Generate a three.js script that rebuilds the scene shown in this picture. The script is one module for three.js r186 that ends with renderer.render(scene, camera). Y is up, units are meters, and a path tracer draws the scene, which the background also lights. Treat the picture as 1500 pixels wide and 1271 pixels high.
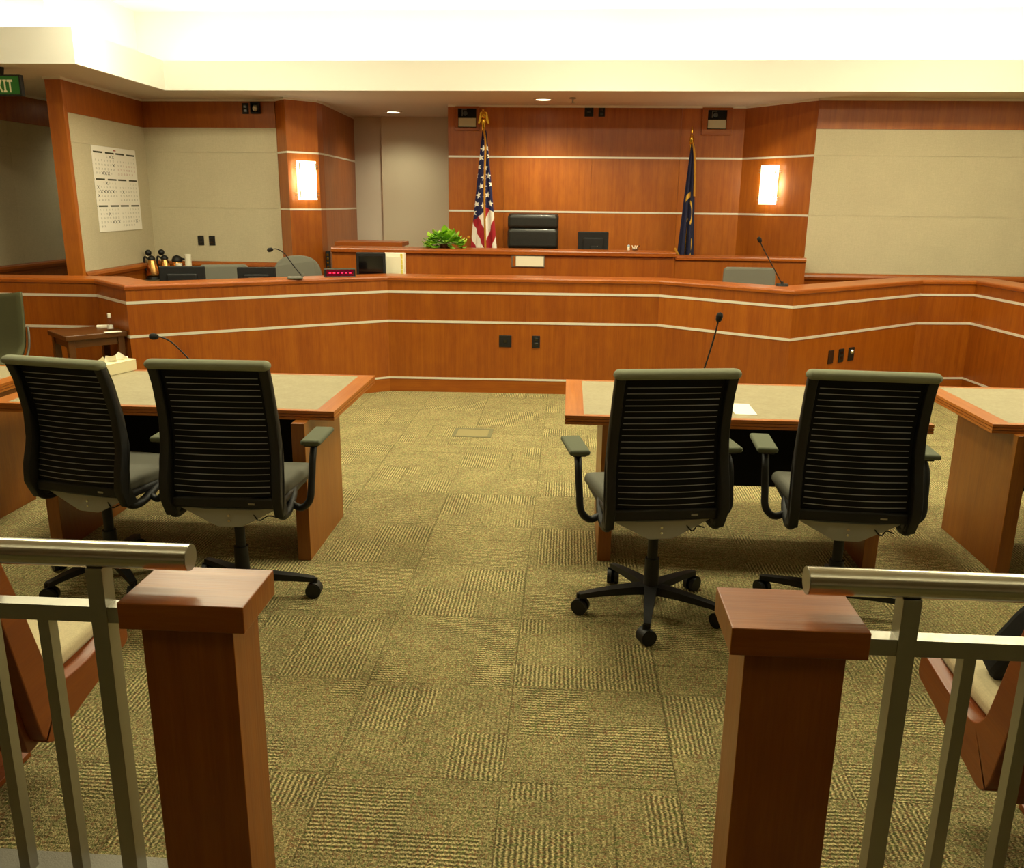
import * as THREE from 'three';
import { RoundedBoxGeometry } from 'three/addons/geometries/RoundedBoxGeometry.js';
import { mergeGeometries, toCreasedNormals } from 'three/addons/utils/BufferGeometryUtils.js';
import { RectAreaLightUniformsLib } from 'three/addons/lights/RectAreaLightUniformsLib.js';

// ---------------------------------------------------------------- camera, lights, exposure
RectAreaLightUniformsLib.init();
const scene = new THREE.Scene();
scene.background = new THREE.Color(0x000000);
const camera = new THREE.PerspectiveCamera(53.43, 1500 / 1271, 0.05, 60);
camera.rotation.order = 'YXZ';
camera.position.set(0, 1.72, 0);
camera.rotation.set(THREE.MathUtils.degToRad(-15.06), THREE.MathUtils.degToRad(3.61), THREE.MathUtils.degToRad(0.655));
const renderer = new THREE.WebGLRenderer({ antialias: true });
renderer.toneMapping = THREE.LinearToneMapping;
renderer.toneMappingExposure = 2.0;
renderer.shadowMap.enabled = true;
const WARM = new THREE.Color().setRGB(1, 0.93, 0.62);      // colour of every lamp in the room
const ADDED_TROFFER = 14.5, COVE = 10.0, DOWN = 4.6, SCONCE = 0.12;

// ---------------------------------------------------------------- helpers
let seed = 7;
const rnd = () => { seed = (seed * 1664525 + 1013904223) >>> 0; return seed / 4294967296; };
const rr = (a, b) => a + (b - a) * rnd();
const used = {};
function numbered(n) { if (!(n in used)) { used[n] = 0; return n; } used[n]++; return n + '_' + String(used[n]).padStart(3, '0'); }
function shadows(m) { m.castShadow = true; m.receiveShadow = true; return m; }
function part(name, g, mat, parent) { const m = shadows(new THREE.Mesh(g, mat)); m.name = name; parent.add(m); return m; }
function thing(name, label, category, [x, y, z] = [0, 0, 0], turn = 0, group) {
  const o = new THREE.Group(); o.name = numbered(name); scene.add(o);
  o.position.set(x, y, z); o.rotation.y = turn; o.userData = { label, category };
  if (group) o.userData.group = group;
  return o;
}
function structure(name, label, category = 'wall') {
  const o = new THREE.Group(); o.name = numbered(name); scene.add(o);
  o.userData = { kind: 'structure', label, category };
  return o;
}
function single(name, g, mat, label, category, pos = [0, 0, 0], turn = 0, group) {
  const m = shadows(new THREE.Mesh(g, mat)); m.name = numbered(name); scene.add(m);
  m.position.set(...pos); m.rotation.y = turn; m.userData = { label, category };
  if (group) m.userData.group = group;
  return m;
}
function dup(root, [x, y, z], turn, label, group) {
  const r = root.clone(); r.name = numbered(root.name.replace(/_\d{3}$/, '')); scene.add(r);
  r.position.set(x, y, z); r.rotation.y = turn; r.userData = { ...root.userData };
  if (label) r.userData.label = label;
  if (group) r.userData.group = group;
  return r;
}
function clean(g) { const h = g.index ? g.toNonIndexed() : g; for (const k of Object.keys(h.attributes)) if (!['position', 'normal', 'uv'].includes(k)) h.deleteAttribute(k); return h; }
const mg = (a) => mergeGeometries(a.map(clean));
// uv in metres; the grain axis runs along v
function uvBox(g, grain = 'y', shift = true) {
  g = clean(g); const p = g.attributes.position, n = g.attributes.normal, uv = new Float32Array(p.count * 2);
  const gi = 'xyz'.indexOf(grain), ou = shift ? rr(0, 5) : 0, ov = shift ? rr(0, 5) : 0;
  for (let i = 0; i < p.count; i += 3) {
    const nn = [0, 0, 0];
    for (let k = 0; k < 3; k++) { nn[0] += n.getX(i + k); nn[1] += n.getY(i + k); nn[2] += n.getZ(i + k); }
    const ab = nn.map(Math.abs), ax = ab.indexOf(Math.max(...ab));
    const rest = [0, 1, 2].filter((q) => q !== ax);
    const al = rest.includes(gi) ? gi : rest[0], cr = rest.find((q) => q !== al);
    for (let k = 0; k < 3; k++) {
      const c = [p.getX(i + k), p.getY(i + k), p.getZ(i + k)];
      uv[(i + k) * 2] = c[cr] + ou; uv[(i + k) * 2 + 1] = c[al] + ov;
    }
  }
  g.setAttribute('uv', new THREE.BufferAttribute(uv, 2)); return g;
}
function box(w, h, d, x = 0, y = 0, z = 0, grain = 'y', r = 0.003) {     // centred in x and z, standing on y
  const g = r > 0 ? new RoundedBoxGeometry(w, h, d, 1, Math.min(r, w / 2.1, h / 2.1, d / 2.1)) : new THREE.BoxGeometry(w, h, d);
  const q = uvBox(g, grain); q.translate(x, y + h / 2, z); return q;
}
function soft(w, h, d, r, x = 0, y = 0, z = 0, seg = 4) { const g = uvBox(new RoundedBoxGeometry(w, h, d, seg, r), 'y'); g.translate(x, y + h / 2, z); return g; }
function cyl(r0, r1, h, x = 0, y = 0, z = 0, seg = 20) { const g = clean(new THREE.CylinderGeometry(r1, r0, h, seg)); g.translate(x, y + h / 2, z); return g; }
function rod(a, b, r, seg = 8) {
  const A = new THREE.Vector3(...a), B = new THREE.Vector3(...b), L = A.distanceTo(B);
  const g = clean(new THREE.CylinderGeometry(r, r, L, seg));
  g.applyQuaternion(new THREE.Quaternion().setFromUnitVectors(new THREE.Vector3(0, 1, 0), B.clone().sub(A).normalize()));
  g.translate((a[0] + b[0]) / 2, (a[1] + b[1]) / 2, (a[2] + b[2]) / 2); return g;
}
function tube(pts, r, n = 24, seg = 8) { return clean(new THREE.TubeGeometry(new THREE.CatmullRomCurve3(pts.map((p) => new THREE.Vector3(...p))), n, r, seg)); }
function bar(a, b, w, h) { // square bar from a to b
  const A = new THREE.Vector3(...a), B = new THREE.Vector3(...b), L = A.distanceTo(B);
  const g = clean(new THREE.BoxGeometry(w, h, L)); const m = new THREE.Matrix4().lookAt(A, B, new THREE.Vector3(0, 1, 0)); m.setPosition((a[0] + b[0]) / 2, (a[1] + b[1]) / 2, (a[2] + b[2]) / 2);
  g.applyMatrix4(m); return g;
}
function lathe(pts, seg = 28) { return clean(new THREE.LatheGeometry(pts.map((p) => new THREE.Vector2(p[0], p[1])), seg)); }
function shapeOf(pts) { const s = new THREE.Shape(); pts.forEach((p, i) => (i ? s.lineTo(p[0], p[1]) : s.moveTo(p[0], p[1]))); return s; }
function roundPoly(pts, radii) { // polygon with rounded corners
  const s = new THREE.Shape(), n = pts.length;
  for (let i = 0; i < n; i++) {
    const p = new THREE.Vector2(...pts[i]), a = new THREE.Vector2(...pts[(i + n - 1) % n]), b = new THREE.Vector2(...pts[(i + 1) % n]);
    const r = Array.isArray(radii) ? radii[i] : radii;
    const pa = p.clone().add(a.sub(p).setLength(r)), pb = p.clone().add(b.sub(p).setLength(r));
    if (i) s.lineTo(pa.x, pa.y); else s.moveTo(pa.x, pa.y);
    s.quadraticCurveTo(p.x, p.y, pb.x, pb.y);
  }
  s.closePath(); return s;
}
function extr(shape, depth, bevel = 0, curveSegments = 8) {
  return clean(new THREE.ExtrudeGeometry(shape, { depth, bevelEnabled: bevel > 0, bevelSize: bevel, bevelThickness: bevel, bevelSegments: 2, curveSegments }));
}
// plan polylines: outward (towards the room) is (-dz, dx) of the walking direction
function mitres(poly) {
  const n = poly.length, out = [];
  const dir = (a, b) => { const l = Math.hypot(b[0] - a[0], b[1] - a[1]); return [(b[0] - a[0]) / l, (b[1] - a[1]) / l]; };
  for (let i = 0; i < n; i++) {
    const d0 = i ? dir(poly[i - 1], poly[i]) : null, d1 = i < n - 1 ? dir(poly[i], poly[i + 1]) : null;
    const n0 = d0 ? [-d0[1], d0[0]] : null, n1 = d1 ? [-d1[1], d1[0]] : null;
    if (!n0) out.push(n1); else if (!n1) out.push(n0);
    else { const s = [n0[0] + n1[0], n0[1] + n1[1]], k = 2 / (s[0] * s[0] + s[1] * s[1]); out.push([s[0] * k, s[1] * k]); }
  }
  return out;
}
// one mitred length between plan points a and b of a profile [[offset, y], ...] (counter-clockwise seen along the walk)
function sweep(a, b, ma, mb, prof, along = false) {
  const pos = [], uv = [], ou = rr(0, 5), ov = rr(0, 5), L = Math.hypot(b[0] - a[0], b[1] - a[1]), n = prof.length;
  const A = prof.map(([o, y]) => [a[0] + ma[0] * o, y, a[1] + ma[1] * o]), B = prof.map(([o, y]) => [b[0] + mb[0] * o, y, b[1] + mb[1] * o]);
  let s = 0;
  const put = (p, u, v) => { pos.push(...p); uv.push(...(along ? [v + ou, u + ov] : [u + ou, v + ov])); };
  for (let i = 0; i < n; i++) {
    const j = (i + 1) % n, ds = Math.hypot(prof[j][0] - prof[i][0], prof[j][1] - prof[i][1]);
    put(A[i], 0, s); put(B[j], L, s + ds); put(B[i], L, s); put(A[i], 0, s); put(A[j], 0, s + ds); put(B[j], L, s + ds);
    s += ds;
  }
  const tri = THREE.ShapeUtils.triangulateShape(prof.map((p) => new THREE.Vector2(p[0], p[1])), []);
  for (const t of tri) { for (const k of t) put(A[k], prof[k][0], prof[k][1]); for (const k of [t[0], t[2], t[1]]) put(B[k], prof[k][0], prof[k][1]); }
  const g = new THREE.BufferGeometry();
  g.setAttribute('position', new THREE.Float32BufferAttribute(pos, 3)); g.setAttribute('uv', new THREE.Float32BufferAttribute(uv, 2));
  g.computeVertexNormals(); return g;
}
const rect = (o0, o1, y0, y1) => [[o0, y0], [o0, y1], [o1, y1], [o1, y0]];
const cut = (a, b, t) => [a[0] + (b[0] - a[0]) * t, a[1] + (b[1] - a[1]) * t];

// ---------------------------------------------------------------- textures
const H = (x, y, s) => { let h = Math.imul(x, 374761393) ^ Math.imul(y, 668265263) ^ Math.imul(s, 1274126177); h = Math.imul(h ^ (h >>> 13), 1274126177); return ((h ^ (h >>> 16)) >>> 0) / 4294967296; };
function noise(u, v, nx, ny, s) { // periodic value noise, u and v in 0..1
  const x = u * nx, y = v * ny, xi = Math.floor(x), yi = Math.floor(y); let fx = x - xi, fy = y - yi;
  fx = fx * fx * (3 - 2 * fx); fy = fy * fy * (3 - 2 * fy);
  const w = (q, m) => ((q % m) + m) % m, x0 = w(xi, nx), x1 = w(xi + 1, nx), y0 = w(yi, ny), y1 = w(yi + 1, ny);
  const a = H(x0, y0, s), b = H(x1, y0, s), c = H(x0, y1, s), d = H(x1, y1, s);
  return a + (b - a) * fx + (c - a) * fy + (a - b - c + d) * fx * fy;
}
function dataTex(n, m, fn, srgb, rx = 1, ry = 1) {
  const d = new Uint8Array(n * m * 4);
  for (let j = 0; j < m; j++) for (let i = 0; i < n; i++) { const c = fn(i / n, j / m, i, j), k = (j * n + i) * 4; for (let q = 0; q < 3; q++) d[k + q] = Math.max(0, Math.min(255, c[q])); d[k + 3] = 255; }
  const t = new THREE.DataTexture(d, n, m); t.wrapS = t.wrapT = THREE.RepeatWrapping; t.magFilter = THREE.LinearFilter; t.minFilter = THREE.LinearMipmapLinearFilter; t.generateMipmaps = true;
  if (srgb) t.colorSpace = THREE.SRGBColorSpace; t.repeat.set(rx, ry); t.needsUpdate = true; return t;
}
const mix = (a, b, t) => [a[0] + (b[0] - a[0]) * t, a[1] + (b[1] - a[1]) * t, a[2] + (b[2] - a[2]) * t];
const woodTex = dataTex(1024, 1024, (u, v) => {
  const wob = (noise(u, v, 6, 3, 3) - 0.5) * 0.012;
  const g = 0.26 * noise(u + wob, v, 46, 3, 1) + 0.18 * noise(u + wob, v, 160, 8, 2) + 0.16 * noise(u, v, 420, 60, 5) + 0.22 * noise(u, v, 8, 2, 4) + 0.18 * noise(u, v, 26, 22, 6);
  const fl = noise(u, v, 300, 90, 8) > 0.86 ? -0.10 : 0;
  const t = Math.max(0, Math.min(1, (g - 0.5) * 1.7 + 0.5 + fl));
  return mix([172, 102, 58], [208, 140, 90], t);
}, true, 1, 0.5);
const woodBump = dataTex(512, 512, (u, v) => { const q = 255 * (0.6 * noise(u, v, 250, 12, 2) + 0.4 * noise(u, v, 120, 6, 9)); return [q, q, q]; }, false, 1, 0.5);
const woodRough = dataTex(256, 256, (u, v) => { const q = 200 + 50 * (noise(u, v, 120, 8, 12) * 0.6 + noise(u, v, 14, 10, 13) * 0.4); return [q, q, q]; }, false, 1, 0.5);
const clothTex = dataTex(1024, 1024, (u, v, i, j) => {
  const w = ((i % 4) < 2) === ((j % 4) < 2) ? 5 : -5;
  const q = 214 + w + 16 * (noise(u, v, 500, 500, 21) - 0.5) + 7 * (noise(u, v, 40, 400, 22) - 0.5) + 6 * (noise(u, v, 400, 30, 23) - 0.5) + 5 * (noise(u, v, 7, 6, 24) - 0.5);
  return [q, q * 0.965, q * 0.84];
}, true, 0.8, 0.8);
const clothBump = dataTex(256, 256, (u, v, i, j) => { const q = (((i % 4) < 2) === ((j % 4) < 2) ? 170 : 90) + 60 * (noise(u, v, 128, 128, 25) - 0.5); return [q, q, q]; }, false, 8, 8);
const plainBump = dataTex(256, 256, (u, v) => { const q = 255 * (0.5 * noise(u, v, 128, 128, 31) + 0.5 * noise(u, v, 60, 60, 32)); return [q, q, q]; }, false, 4, 4);
const lamTex = dataTex(512, 512, (u, v) => {
  const a = noise(u, v, 10, 10, 41) * 0.3 + noise(u, v, 40, 40, 42) * 0.35 + noise(u, v, 170, 170, 43) * 0.35;
  return mix([140, 129, 97], [156, 145, 112], Math.max(0, Math.min(1, (a - 0.5) * 1.6 + 0.5)));
}, true, 2, 2);
const brushTex = dataTex(256, 256, (u, v) => { const q = 175 + 60 * noise(u, v, 4, 180, 51) + 20 * noise(u, v, 2, 90, 52); return [q, q, q]; }, false, 1, 6);
const leatherBump = dataTex(256, 256, (u, v) => { const q = 255 * (0.5 * noise(u, v, 90, 90, 61) + 0.5 * noise(u, v, 30, 30, 62)); return [q, q, q]; }, false, 4, 4);

// carpet tiles: loop pile with ribbed blocks, five patterns
const blocks = [
  [[0, 0, .42, .62], [.8, .55, 1, .95], [.05, .85, .3, 1]],
  [[0, .02, 1, .3], [.72, .3, 1, .66], [0, .78, .2, 1]],
  [[.08, .1, .66, .98], [.66, .1, 1, .28]],
  [[.1, 0, .62, .5], [.45, .5, 1, .92]],
  [[0, .55, .34, 1], [.5, .06, .95, .4], [.62, .4, .95, .55]],
];
function carpet(k, bump) {
  return dataTex(768, 768, (u, v) => {
    const rib = blocks[k].some(([a, b, c, d]) => u > a && u < c && v > b && v < d);
    const wob = (noise(u, v, 3, 90, 70 + k) - 0.5) * 0.010 + (noise(u, v, 20, 160, 75 + k) - 0.5) * 0.007;
    const ph = Math.sin((u + wob) * Math.PI * 2 * 34), loop = noise(u, v, 150, 150, 80 + k), loop2 = noise(u, v, 330, 330, 85 + k);
    let h = 0.5 + 0.62 * (loop - 0.5) + 0.5 * (loop2 - 0.5) + (rib ? 0.34 * ph : 0.09 * ph);
    const seam = u < 0.004 || v < 0.004 || u > 0.996 || v > 0.996; if (seam) h -= 0.12;
    if (u > .62 && u < .632 && k % 2 === 0 && v < .7) h -= 0.3;
    h = Math.max(0, Math.min(1, h));
    if (bump) return [h * 255, h * 255, h * 255];
    const yarn = noise(u, v, 60, 130, 90 + k), tone = noise(u, v, 4, 4, 95 + k);
    let c = mix([70, 66, 32], [220, 202, 144], h);
    if (yarn > 0.74) c = mix(c, [120, 74, 44], 0.45); else if (yarn < 0.24) c = mix(c, [92, 108, 48], 0.45);
    return c.map((q) => q * (0.95 + 0.1 * tone));
  }, !bump);
}

// ---------------------------------------------------------------- materials
const std = (o) => new THREE.MeshStandardMaterial(o), phy = (o) => new THREE.MeshPhysicalMaterial(o);
const woodMat = (r, g, b, rough = 0.42) => phy({ color: new THREE.Color().setRGB(r * 0.74, g * 0.65, b * 0.12), map: woodTex, bumpMap: woodBump, bumpScale: 0.0003, roughnessMap: woodRough, roughness: rough, clearcoat: 0.12, clearcoatRoughness: 0.3 });
const M = {
  wood: [woodMat(0.78, 0.58, 0.36), woodMat(0.72, 0.52, 0.31), woodMat(0.84, 0.63, 0.40)],
  wallWoodLit: [woodMat(0.94, 0.74, 0.66), woodMat(0.88, 0.68, 0.6), woodMat(1.0, 0.79, 0.72)],  // bench veneer made lighter: the brighter light on the walls is in the colour
  cap: woodMat(0.80, 0.56, 0.37, 0.38),
  newel: woodMat(0.72, 0.53, 0.3, 0.36),
  chairWood: woodMat(0.56, 0.36, 0.26, 0.45),
  tableWood: woodMat(0.66, 0.60, 0.42), edge: woodMat(1.0, 0.88, 1.1, 0.4), edgeDark: woodMat(0.42, 0.22, 0.14, 0.5),
  sideTable: woodMat(0.24, 0.22, 0.2),
  stripe: std({ color: 0xe8e2d4, roughness: 0.35, metalness: 0.25 }),
  trim: std({ color: 0xe9e2d6, roughness: 0.5 }),
  fabric: std({ map: clothTex, bumpMap: clothBump, bumpScale: 0.0006, roughness: 0.95, color: new THREE.Color().setRGB(0.80, 0.76, 0.70) }),
  fabricDark: std({ map: clothTex, bumpMap: clothBump, bumpScale: 0.0006, roughness: 0.95, color: new THREE.Color().setRGB(0.72, 0.66, 0.58) }),
  plaster: std({ color: 0xd9cdb4, roughness: 0.9, bumpMap: plainBump, bumpScale: 0.0004 }),
  plasterLight: std({ color: 0xe6dccb, roughness: 0.9, bumpMap: plainBump, bumpScale: 0.0004 }),
  soffit: std({ color: 0xddd4c4, roughness: 0.9, bumpMap: plainBump, bumpScale: 0.0004 }),
  white: std({ color: 0xf6f4ee, roughness: 0.9, bumpMap: plainBump, bumpScale: 0.0003 }),
  black: std({ color: 0x050505, roughness: 0.55, bumpMap: plainBump, bumpScale: 0.0001 }),
  blackMatte: std({ color: 0x0a0a0a, roughness: 0.75 }),
  blackSoft: std({ color: 0x030303, roughness: 0.9 }),
  blackGloss: phy({ color: 0x08080a, roughness: 0.15, clearcoat: 0.6, clearcoatRoughness: 0.1 }),
  wire: std({ color: 0x9a9a96, roughness: 0.3, metalness: 0.7 }),
  yoke: std({ color: 0xa6a59a, roughness: 0.55, metalness: 0.2 }),
  grey: std({ color: 0x6d6c62, roughness: 0.5, metalness: 0.35 }),
  rollClothLit: std({ color: 0x85886f, roughness: 0.95, bumpMap: clothBump, bumpScale: 0.0005 }),  // chair cloth brightened so the roll looks lit from behind
  chairCloth: std({ color: 0x5b5f4b, roughness: 0.95, bumpMap: clothBump, bumpScale: 0.0005 }),
  chairClothDark: std({ color: 0x68675c, roughness: 0.95, bumpMap: clothBump, bumpScale: 0.0005 }),
  seatCloth: std({ color: 0x5c5b50, roughness: 0.95, bumpMap: clothBump, bumpScale: 0.0005 }),
  cream: std({ map: clothTex, color: new THREE.Color().setRGB(0.95, 0.88, 0.74), roughness: 0.95, bumpMap: clothBump, bumpScale: 0.0006 }),
  steel: phy({ color: 0xd6d3c6, roughness: 0.22, metalness: 1 }),
  steelFlat: std({ color: 0xa9a69a, roughness: 0.42, metalness: 0.9, roughnessMap: brushTex }),
  leather: phy({ color: 0x14140f, roughness: 0.45, bumpMap: leatherBump, bumpScale: 0.0008, clearcoat: 0.15 }),
  laminate: std({ map: lamTex, roughness: 0.6 }),
  paper: std({ color: 0xf2ecd8, roughness: 0.9 }),
  brass: std({ color: 0xd8a63a, roughness: 0.22, metalness: 1 }),
  copper: std({ color: 0xd9a060, roughness: 0.25, metalness: 1 }),
  glass: phy({ color: 0xffffff, roughness: 0.03, transmission: 1, thickness: 0, ior: 1.45 }),
  floorFrame: std({ color: 0x6f6a48, roughness: 0.8 }),
  concrete: std({ color: 0x9a968a, roughness: 0.8, bumpMap: plainBump, bumpScale: 0.001 }),
  glow: (k) => std({ color: 0xffffff, roughness: 0.6, emissive: WARM, emissiveIntensity: k }),
};
const woodPick = (i) => M.wood[i % 3], wallLitPick = (i) => M.wallWoodLit[i % 3];

// ---------------------------------------------------------------- structure: floor
const TILE = 0.536;
{
  const floor = structure('floor', 'olive green floor of ribbed carpet tiles laid quarter-turned', 'floor');
  const sub = new THREE.BoxGeometry(13.2, 0.2, 18); sub.translate(0.4, -0.108, -3.2);
  part('subfloor', sub, std({ color: 0x6a6238, roughness: 1 }), floor);
  const tm = blocks.map((_, k) => std({ map: carpet(k, false), bumpMap: carpet(k, true), bumpScale: 0.004, roughness: 1 }));
  const tg = new THREE.BoxGeometry(TILE - 0.0012, 0.008, TILE - 0.0012);
  for (let i = -10; i < 11; i++) for (let j = -1; j < 14; j++) {
    const x = -0.163 + (i + 0.5) * TILE, z = -2.275 - (j + 0.5) * TILE + TILE;
    if (z < -8.9 || (Math.abs(x + 0.35) > 1.3 - z * 0.62)) continue;
    const t = part('carpet_tile', tg, tm[(i * 7 + j * 3 + 100 + ((i * j) & 3)) % 5], floor);
    t.position.set(x, -0.004, z); t.rotation.y = ((i + j) & 1 ? Math.PI / 2 : 0) + (H(i + 50, j + 50, 3) > 0.5 ? Math.PI : 0);
  }
}
// ---------------------------------------------------------------- structure: walls
const CEIL = 2.75;
function wallPanels(root, a, b, kind, opts = {}) {     // one straight wall face from plan point a to b
  const L = Math.hypot(b[0] - a[0], b[1] - a[1]), m = opts.m || mitres([a, b]);
  const body = sweep(a, b, m[0], m[1], rect(-0.14, -0.012, 0, 3.0));
  part('wall_body', body, kind === 'wood' ? M.wood[1] : M.plaster, root);
  const cols = opts.cols || [0, 1]; const gap = 0.0012 / L;
  const add = (name, y0, y1, mat, o = 0) => {
    for (let k = 0; k + 1 < cols.length; k++) {
      const p = cut(a, b, cols[k] + (k ? gap : 0)), q = cut(a, b, cols[k + 1] - (k + 2 < cols.length ? gap : 0));
      part(name, sweep(p, q, m[0], m[1], rect(-0.012, o, y0, y1)), typeof mat === 'function' ? mat(k) : mat, root);
    }
  };
  const line = (name, y0, y1, o, mat) => part(name, sweep(a, b, m[0], m[1], rect(-0.012, o, y0, y1), true), mat, root);
  if (kind === 'wood') {
    add('veneer_panel', 0, 1.607, (k) => wallLitPick(k + (opts.v || 0))); line('metal_strip', 1.607, 1.627, 0.004, M.stripe);
    add('veneer_panel', 1.627, 2.196, (k) => wallLitPick(k + 1 + (opts.v || 0))); line('metal_strip', 2.196, 2.216, 0.004, M.stripe);
    add('veneer_panel', 2.216, 2.728, (k) => wallLitPick(k + 2 + (opts.v || 0)));
    line('ceiling_trim', 2.728, CEIL, 0.012, M.trim);
  } else if (kind === 'fabric') {
    add('wainscot_panel', 0, 0.93, (k) => wallLitPick(k));
    const rail = [[-0.012, 0.93], [-0.012, 1.035], [0.012, 1.035], [0.034, 1.022], [0.042, 1.0], [0.036, 0.975], [0.016, 0.955], [0.012, 0.93]];
    part('chair_rail', sweep(a, b, m[0], m[1], rail, true), M.cap, root);
    const f = opts.mat || M.fabric;
    add('fabric_panel', 1.037, 1.619, f, 0.006); add('fabric_panel', 1.6205, 2.205, f, 0.006); add('fabric_panel', 2.2065, 2.46, f, 0.006);
    add('veneer_band', 2.461, 2.728, (k) => wallLitPick(k + 1), 0.012);
    line('ceiling_trim', 2.728, CEIL, 0.02, M.trim);
  } else if (kind === 'paint') {
    line('painted_face', 0, CEIL, 0, opts.mat || M.plaster);
  }
}
{
  let w = structure('wall_back', 'cherry veneer wall behind the judge with two pale metal strips');
  wallPanels(w, [-1.39, -10.1], [1.87, -10.1], 'wood', { cols: [0, 0.193, 0.494, 0.79, 1] });
  part('wall_end', box(0.14, CEIL, 1.5, -1.322, 0, -10.856, 'y', 0), M.wood[1], w);
  w = structure('wall_back_right', 'angled cherry veneer wall carrying a lit sconce');
  wallPanels(w, [1.87, -10.1], [2.44, -9.33], 'wood', { v: 1 });
  w = structure('wall_right', 'long beige fabric panel wall with wood band and chair rail');
  wallPanels(w, [2.44, -9.33], [6.6, -9.33], 'fabric', { cols: [0, 0.62, 1] });
  w = structure('wall_left', 'short beige fabric wall holding the calendar, edged in cherry wood');
  wallPanels(w, [-4.575, -7.98], [-4.69, -9.68], 'fabric');
  part('end_post', box(0.15, 2.728, 0.055, -4.63, 0, -7.955, 'y', 0.002), M.wallWoodLit[2], w);
  part('ceiling_trim', box(0.17, 0.022, 0.07, -4.63, 2.728, -7.95, 'x', 0), M.trim, w);
  w = structure('wall_left_back', 'beige fabric wall behind the clerk desk with two black outlets');
  wallPanels(w, [-4.69, -9.68], [-3.19, -9.63], 'fabric');
  w = structure('wall_column', 'faceted cherry wood column carrying a lit sconce');
  const col = [[-3.19, -9.63], [-3.014, -9.41], [-2.76, -9.70], [-2.745, -9.86]];
  const cm = mitres(col);
  for (let k = 0; k < 3; k++) wallPanels(w, col[k], col[k + 1], 'wood', { v: k, m: [cm[k], cm[k + 1]] });
  w = structure('wall_left_passage', 'receding cherry veneer wall beside the niche');
  wallPanels(w, [-2.745, -9.86], [-2.83, -11.7], 'wood', { v: 2 });
  w = structure('wall_niche', 'pale painted niche wall beside the veneer wall');
  wallPanels(w, [-2.83, -11.62], [-2.45, -11.62], 'paint', { mat: M.plasterLight });
  wallPanels(w, [-2.45, -11.52], [-1.35, -11.52], 'paint');
  w = structure('wall_far_left', 'far beige fabric wall with dark wood band beyond the exit sign');
  wallPanels(w, [-5.76, 5.6], [-5.76, -11.6], 'fabric', { mat: M.fabric, cols: [0, 0.1, 0.2, 0.3, 0.4, 0.5, 0.6, 0.7, 0.845, 0.92, 1] });
  w = structure('wall_far_left_end', 'plain wall closing the passage behind the calendar wall');
  wallPanels(w, [-5.76, -11.6], [-2.9, -11.6], 'paint');
  w = structure('wall_side_right', 'plain side wall out of view to the right');
  wallPanels(w, [6.6, -9.33], [6.6, 5.6], 'paint');
  w = structure('wall_rear', 'plain rear wall behind the gallery');
  wallPanels(w, [6.6, 5.6], [-5.76, 5.6], 'paint');
}
// ---------------------------------------------------------------- structure: ceiling with a coffer and a lit cove
const HIGH = 3.55, LIP = 3.02;
{
  const c = structure('ceiling', 'tan soffit round a raised white coffer with hidden cove light', 'ceiling');
  const edge = [[-5.9, -7.17], [-3.98, -7.17], [-4.03, -8.86], [5.4, -8.72], [5.4, -0.4], [-5.9, -0.4]];
  const mt = mitres(edge);
  for (let k = 0; k + 1 < edge.length; k++) {
    part('cove_lip', sweep(edge[k], edge[k + 1], mt[k], mt[k + 1], rect(-0.03, 0, CEIL - 0.002, LIP), true), M.white, c);
    part('cove_back', sweep(edge[k], edge[k + 1], mt[k], mt[k + 1], rect(-0.5, -0.45, CEIL + 0.02, HIGH), true), M.white, c);
  }
  const slab = (x0, x1, z0, z1, y, h, mat, name) => { const g = uvBox(new THREE.BoxGeometry(x1 - x0, h, z1 - z0), 'x', false); g.translate((x0 + x1) / 2, y + h / 2, (z0 + z1) / 2); part(name, g, mat, c); };
  const s2 = shapeOf([[-5.9, 11.8], [6.74, 11.8], [6.74, 0.385], [5.415, 0.385], [5.415, 8.735], [-4.045, 8.875], [-3.995, 7.185], [-5.9, 7.185]]);
  const g2 = extr(s2, 0.04); g2.rotateX(-Math.PI / 2); g2.translate(0, CEIL, 0); part('soffit', uvBox(g2, 'x', false), M.soffit, c);
  slab(-5.9, 6.74, -0.385, 5.8, CEIL, 0.04, M.soffit, 'soffit');
  slab(-5.95, 6.8, -11.9, 5.85, HIGH, 0.06, M.white, 'high_ceiling');
}
// cove strip lights on the soffit behind the lip
function coveLight(a, b, label, power = COVE) {
  const L = Math.hypot(b[0] - a[0], b[1] - a[1]), t = thing('cove_light', label, 'light', [(a[0] + b[0]) / 2, CEIL + 0.045, (a[1] + b[1]) / 2], -Math.atan2(b[1] - a[1], b[0] - a[0]), 'hidden cove strip lights');
  part('housing', box(L, 0.05, 0.1, 0, 0, 0, 'x', 0.004), M.white, t);
  part('diffuser', box(L - 0.02, 0.02, 0.07, 0, 0.05, 0, 'x', 0.004), M.glow(2), t);
  const l = new THREE.RectAreaLight(WARM, power, L - 0.02, 0.09); l.position.set(0, 0.08, 0); l.rotation.x = Math.PI / 2; t.add(l);
}
coveLight([-3.9, -9.1], [0.7, -9.03], 'cove strip light hidden behind the lip above the judge wall');
coveLight([0.75, -9.03], [5.3, -8.96], 'cove strip light hidden behind the lip above the right fabric wall');
coveLight([-4.24, -7.45], [-4.28, -8.75], 'cove strip light hidden behind the lip above the calendar wall');
coveLight([-5.6, -7.4], [-4.4, -7.4], 'cove strip light hidden behind the lip above the exit sign');
coveLight([-4.9, -0.1], [0.2, -0.1], 'cove strip light hidden behind the lip over the gallery aisle side', COVE * 0.3);
coveLight([0.25, -0.1], [5.2, -0.1], 'cove strip light hidden behind the lip over the gallery jury side', COVE * 0.3);
coveLight([5.7, -8.3], [5.7, -0.8], 'cove strip light hidden behind the lip along the jury side');
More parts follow.
